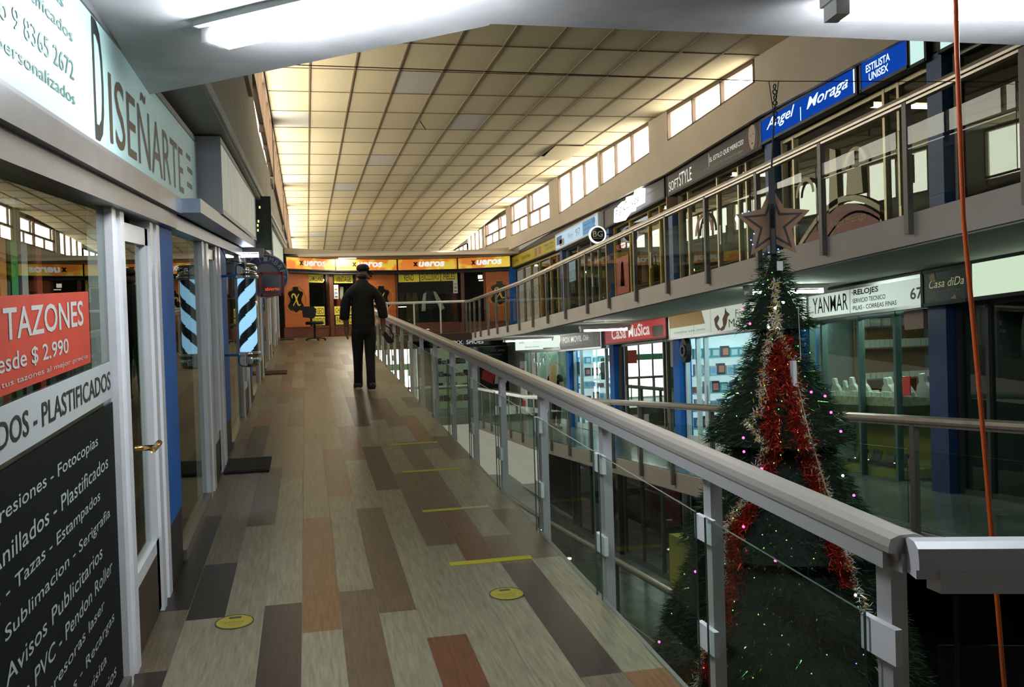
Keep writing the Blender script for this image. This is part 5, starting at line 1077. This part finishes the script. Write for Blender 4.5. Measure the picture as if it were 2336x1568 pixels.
# ================================================================== PEOPLE
skin = mat('skin', (.32, .17, .11), .55, noise=.1, scale=12)
def skinned(name, chains, m, parent, loc, sub=2, rot=0, scale=1.0):
    """chains: list of (list of (x,y,z,r[,r2])); chains starting with an int tuple ('j', ci, vi) join an earlier vertex"""
    V, E, Rr, idx = [], [], [], []
    for ch in chains:
        ids = []
        for i, p in enumerate(ch):
            if p[0] == 'j': ids.append(idx[p[1]][p[2]]); continue
            V.append(Vector(p[:3]) * scale); Rr.append((p[3] * scale, (p[4] if len(p) > 4 else p[3]) * scale)); ids.append(len(V) - 1)
        E += list(zip(ids, ids[1:])); idx.append(ids)
    me = bpy.data.meshes.new(name); me.from_pydata(V, E, []); o = bpy.data.objects.new(name, me); C.objects.link(o)
    md = o.modifiers.new('skin', 'SKIN'); md.use_smooth_shade = True
    sv = me.skin_vertices[0].data if me.skin_vertices else None
    if sv is None:
        bpy.context.view_layer.objects.active = o; bpy.ops.mesh.customdata_skin_add(); sv = me.skin_vertices[0].data
    for i, r in enumerate(Rr): sv[i].radius = r; sv[i].use_root = (i == 0)
    s = o.modifiers.new('sub', 'SUBSURF'); s.levels = sub; s.render_levels = sub
    dg = bpy.context.evaluated_depsgraph_get(); dg.update()
    nm = bpy.data.meshes.new_from_object(o.evaluated_get(dg)); bpy.data.objects.remove(o)
    nm.materials.clear(); nm.materials.append(m)
    nm.transform(Matrix.Rotation(rot, 4, 'Z'))
    for p in nm.polygons: p.use_smooth = True
    r = link(name, nm, parent); return r
def hand_chains(base, d, s, k0, curl=.35, L=1.0):
    """base: wrist chain index/vertex; d: downward direction; returns finger chains as separate rooted chains"""
    out = []; bx_, by_, bz_ = base
    for i, (off, ln) in enumerate(((-.028, .068), (-.01, .078), (.01, .074), (.028, .06))):
        out.append([('j', k0, 2), (bx_ + s * .004, by_ + off, bz_ - .085, .014), (bx_ - s * .004, by_ + off * 1.05, bz_ - .085 - ln * .5, .013), (bx_ - s * .02 * curl * 2, by_ + off * 1.05, bz_ - .085 - ln, .012)])
    out.append([('j', k0, 1), (bx_ - s * .012, by_ + .035, bz_ - .035, .011), (bx_ - s * .018, by_ + .05, bz_ - .065, .0095), (bx_ - s * .022, by_ + .052, bz_ - .09, .008)])
    return out
def man():
    X, Y = .79, 12.95; Z = flL(Y); k = 1.0
    t = thing('person', 'man in black cap, dark shirt and narrow black trousers walking away on the ramp', 'person', (X, Y, Z))
    # local: +y forward (away), x right
    body = [
        [(0, 0, .98, .12, .1), (0, .0, 1.12, .13, .1), (0, .01, 1.3, .15, .105), (0, 0, 1.44, .12, .085), (.005, .005, 1.52, .055), (.015, .03, 1.585, .062, .07), (.03, .045, 1.66, .074, .088), (.03, .04, 1.735, .055, .06)],
        [('j', 0, 5), (.06, .09, 1.59, .03)],
        [('j', 0, 6), (.095, .105, 1.645, .018), (.118, .118, 1.63, .01)],
        [('j', 0, 6), (-.045, .06, 1.655, .012)],
        [('j', 0, 3), (-.19, 0, 1.4, .06), (-.25, -.01, 1.14, .05), (-.235, .03, .92, .038)],
        [('j', 4, 3), (-.235, .035, .885, .04, .05), (-.232, .04, .83, .042, .058)],
        [('j', 0, 3), (.2, 0, 1.4, .06), (.28, -.02, 1.15, .05), (.285, .05, .95, .038)],
        [('j', 6, 3), (.285, .055, .915, .04, .05), (.285, .065, .86, .042, .058)],
        [('j', 0, 0), (-.085, 0, .9, .085), (-.09, .06, .5, .055), (-.1, .16, .1, .04), (-.1, .2, .05, .04), (-.1, .3, .035, .035)],
        [('j', 0, 0), (.085, 0, .9, .085), (.08, -.03, .5, .055), (.075, -.14, .1, .04), (.075, -.13, .05, .04), (.085, -.03, .035, .035)],
    ]
    body += [[('j', 5, 2)] + c[1:] for c in hand_chains((-.235, .035, .9), 0, -1, 5)]
    body += [[('j', 7, 2)] + c[1:] for c in hand_chains((.285, .06, .93), 0, 1, 7, .6)]
    b = skinned('body', body, skin, t, None)
    shirt = [[(0, 0, .76, .175, .125), (0, 0, .84, .185, .135), (0, 0, 1.0, .178, .13), (0, .0, 1.15, .18, .13), (0, 0, 1.3, .19, .13), (0, -.005, 1.4, .18, .12), (0, .0, 1.47, .15, .11), (0, .008, 1.53, .1, .09), (0, .012, 1.6, .09, .085)],
             [('j', 0, 5), (-.175, 0, 1.445, .1), (-.235, -.005, 1.3, .082), (-.25, -.01, 1.17, .076), (-.262, .005, 1.05, .078), (-.262, .01, 1.01, .074)],
             [('j', 0, 5), (.175, 0, 1.445, .1), (.242, -.01, 1.3, .082), (.272, -.02, 1.17, .076), (.286, -.005, 1.06, .078), (.286, 0, 1.02, .074)]]
    skinned('shirt', shirt, mat('shirt_black', (.012, .011, .011), .85, noise=.3, scale=14, bump=.2), b, None)
    tr = [[(0, 0, 1.0, .15, .12), (0, 0, .9, .16, .125)], [('j', 0, 1), (-.085, 0, .8, .105, .11), (-.088, .05, .5, .075), (-.09, .13, .2, .066), (-.09, .165, .08, .072), (-.09, .17, .02, .066)], [('j', 0, 1), (.085, 0, .8, .105, .11), (.08, -.03, .5, .075), (.076, -.11, .2, .066), (.076, -.125, .08, .072), (.076, -.125, .02, .066)]]
    skinned('trousers', tr, mat('jeans_black', (.01, .01, .012), .8, noise=.3, scale=18), b, None)
    for nm_, (x, y, h) in (('shoe', (-.1, .2, .0)), ('shoe', (.08, -.11, .0))):
        sh = skinned(nm_, [[(x, y - .13, .06 + h, .06), (x, y - .04, .07 + h, .07), (x, y + .1, .06 + h, .062), (x, y + .22, .05 + h, .05)]], mat('shoe_black', (.015, .014, .013), .6), b, None, 1)
        q = MB(); q.prism([(x + .062 * math.cos(a) * (1 if math.sin(a) > 0 else .88), y + .04 + .19 * math.sin(a)) for a in [i * PI / 9 for i in range(18)]], lambda a, c: (X + a, Y + c, Z + .002 + .0528 * (c)), lambda a, c: (X + a, Y + c, Z + .038 + .0528 * c)); build('sole', q, mat('sole_cream', (.55, .5, .38), .7), sh)
    hr = skinned('hair', [[(.01, -.005, 1.57, .075, .07), (.015, .01, 1.67, .105, .1)]], mat('hair_brown', (.03, .018, .01), .8, noise=.4, scale=40), b, None, 1)
    cap = skinned('cap', [[(.022, .03, 1.7, .108, .118), (.022, .03, 1.76, .105, .115), (.022, .03, 1.815, .07, .08)]], mat('cap_black', (.01, .01, .011), .8, noise=.2), b, None, 2)
    q = MB(); c0 = Vector((X + .05, Y + .06, Z + 1.7)); d = Vector((.8, .6, -.28)).normalized(); s = Vector((-.6, .8, 0)); n_ = d.cross(s)
    q.prism([(0, -.085), (.09, -.08), (.14, -.045), (.155, 0), (.14, .045), (.09, .08), (0, .085)], lambda a, c: c0 + d * a + s * c, lambda a, c: c0 + d * a + s * c + n_ * .008); build('cap_brim', q, dark, cap)
    q = MB(); e0 = Vector((X + .1, Y + .02, Z + 1.655)); q.tube([e0, e0 + Vector((.035, .07, -.01))], .004, 5); q.ball(tuple(e0 + Vector((.04, .075, -.02))), .016, 6); build('glasses', q, dark, b)
    return t, (X + .3, Y + .07, Z + .84)
mt, hp = man()
t = thing('hand_bag', 'small black pouch with wrist strap held in the right hand of the man', 'bag', (hp[0] + .02, hp[1], hp[2] - .15))
fr = Fr((hp[0] + .01, hp[1], hp[2]), Vector((.55, 0, -.83)), Vector((.83, 0, .55)), (0, -1, 0))
q = MB(); q.fprism(fr, [(-.0, -.06), (.16, -.07), (.2, -.04), (.2, .02), (.0, .0)], -.025, .025); build('pouch', q, dark, t)
q = MB(); q.tube([fr.p(.0, -.03), fr.p(-.06, .0), fr.p(-.05, .06), fr.p(.03, .08), fr.p(.12, .06), fr.p(.18, .01)], .011, 6); build('strap', q, dark, t)
def woman():
    X, Y = 5.62, 20.2; Z = flD(Y); sc_ = .92
    t = thing('person', 'woman with long blond hair and black t-shirt looking down, one floor below', 'person', (X, Y, Z))
    body = [[(0, 0, .9, .11, .1), (0, 0, 1.05, .11, .09), (0, 0, 1.25, .13, .09), (0, 0, 1.36, .1, .08), (0, -.02, 1.44, .045), (0, -.04, 1.5, .06), (0, -.045, 1.57, .072, .08), (0, -.03, 1.63, .05)],
            [('j', 0, 6), (.03, -.13, 1.56, .014)],
            [('j', 0, 3), (-.17, 0, 1.3, .05), (-.22, -.03, 1.08, .037), (-.08, -.2, 1.06, .028), (-.02, -.25, 1.08, .02, .03)],
            [('j', 0, 3), (.17, 0, 1.3, .05), (.22, -.03, 1.08, .037), (.1, -.2, 1.04, .028), (.03, -.25, 1.06, .02, .03)],
            [('j', 0, 0), (-.08, 0, .82, .085), (-.08, 0, .45, .055), (-.08, .02, .08, .038), (-.08, -.1, .035, .03)],
            [('j', 0, 0), (.08, 0, .82, .085), (.08, 0, .45, .055), (.08, .02, .08, .038), (.08, -.1, .035, .03)]]
    for k, s in ((2, -1), (3, 1)):
        for off in (-.02, -.007, .007, .02): body.append([('j', k, 4), (s * (.02) * -.2, -.27 - .01, 1.07 + off, .008), (s * .01, -.31, 1.065 + off, .007)])
        body.append([('j', k, 4), (s * .01, -.26, 1.11, .009), (s * .0, -.29, 1.12, .008)])
    rot = 2.2
    b = skinned('body', body, mat('skin_light', (.45, .26, .18), .55), t, None, 2, rot, sc_)
    skinned('shirt', [[(0, 0, .88, .14, .115), (0, 0, 1.05, .13, .105), (0, 0, 1.25, .15, .105), (0, 0, 1.36, .12, .09)], [('j', 0, 3), (-.17, 0, 1.33, .065), (-.21, -.01, 1.2, .06)], [('j', 0, 3), (.17, 0, 1.33, .065), (.21, -.01, 1.2, .06)]], mat('tee_black', (.012, .012, .013), .9), b, None, 2, rot, sc_)
    skinned('trousers', [[(0, 0, .9, .12, .1), (0, 0, .86, .12, .1)], [('j', 0, 1), (-.083, 0, .76, .09), (-.083, 0, .45, .07), (-.083, .01, .12, .055)], [('j', 0, 1), (.083, 0, .76, .09), (.083, 0, .45, .07), (.083, .01, .12, .055)]], mat('trousers_dark', (.02, .02, .025), .8), b, None, 2, rot, sc_)
    skinned('hair', [[(0, -.01, 1.66, .09, .09), (0, .015, 1.58, .115, .115), (0, .05, 1.47, .13, .1), (0, .07, 1.34, .135, .08), (0, .08, 1.2, .12, .06), (0, .08, 1.06, .07, .05)]], mat('hair_blond', (.5, .38, .18), .6, noise=.4, scale=30, stretch=(6, 6, .6)), b, None, 2, rot, sc_)
    for x in (-.08, .08): skinned('shoe', [[(x, .03, .04, .04), (x, -.05, .045, .042), (x, -.13, .03, .035)]], mat('shoe_black', (0, 0, 0)), b, None, 1, rot, sc_)
woman()
# seated attendant in the watch shop, mostly in shadow
t = thing('person', 'dim person in dark clothes sitting inside the watch shop behind the red card', 'person', (7.95, 8.6, flD(8.6)))
bb = skinned('body', [[(0, 0, .5, .12), (0, 0, .75, .13), (0, 0, 1.0, .13), (0, 0, 1.08, .08), (0, 0, 1.14, .045), (0, -.01, 1.22, .075), (0, 0, 1.3, .06)], [('j', 0, 3), (-.2, 0, 1.0, .05), (-.24, -.1, .8, .04), (-.1, -.25, .78, .03)], [('j', 0, 3), (.2, 0, 1.0, .05), (.24, -.1, .8, .04), (.1, -.25, .78, .03)], [('j', 0, 0), (-.1, -.3, .48, .07), (-.1, -.35, .06, .045)], [('j', 0, 0), (.1, -.3, .48, .07), (.1, -.35, .06, .045)]], skin, t, None, 2, -1.57, 1)
skinned('shirt', [[(0, 0, .5, .15), (0, 0, .75, .15), (0, 0, 1.0, .15), (0, 0, 1.08, .09)], [('j', 0, 2), (-.2, 0, 1.0, .065), (-.25, -.06, .84, .055)], [('j', 0, 2), (.2, 0, 1.0, .065), (.25, -.06, .84, .055)]], dark, bb, None, 2, -1.57, 1)
skinned('hair', [[(0, .03, 1.24, .075), (0, .03, 1.31, .07)]], dark, bb, None, 1, -1.57, 1)
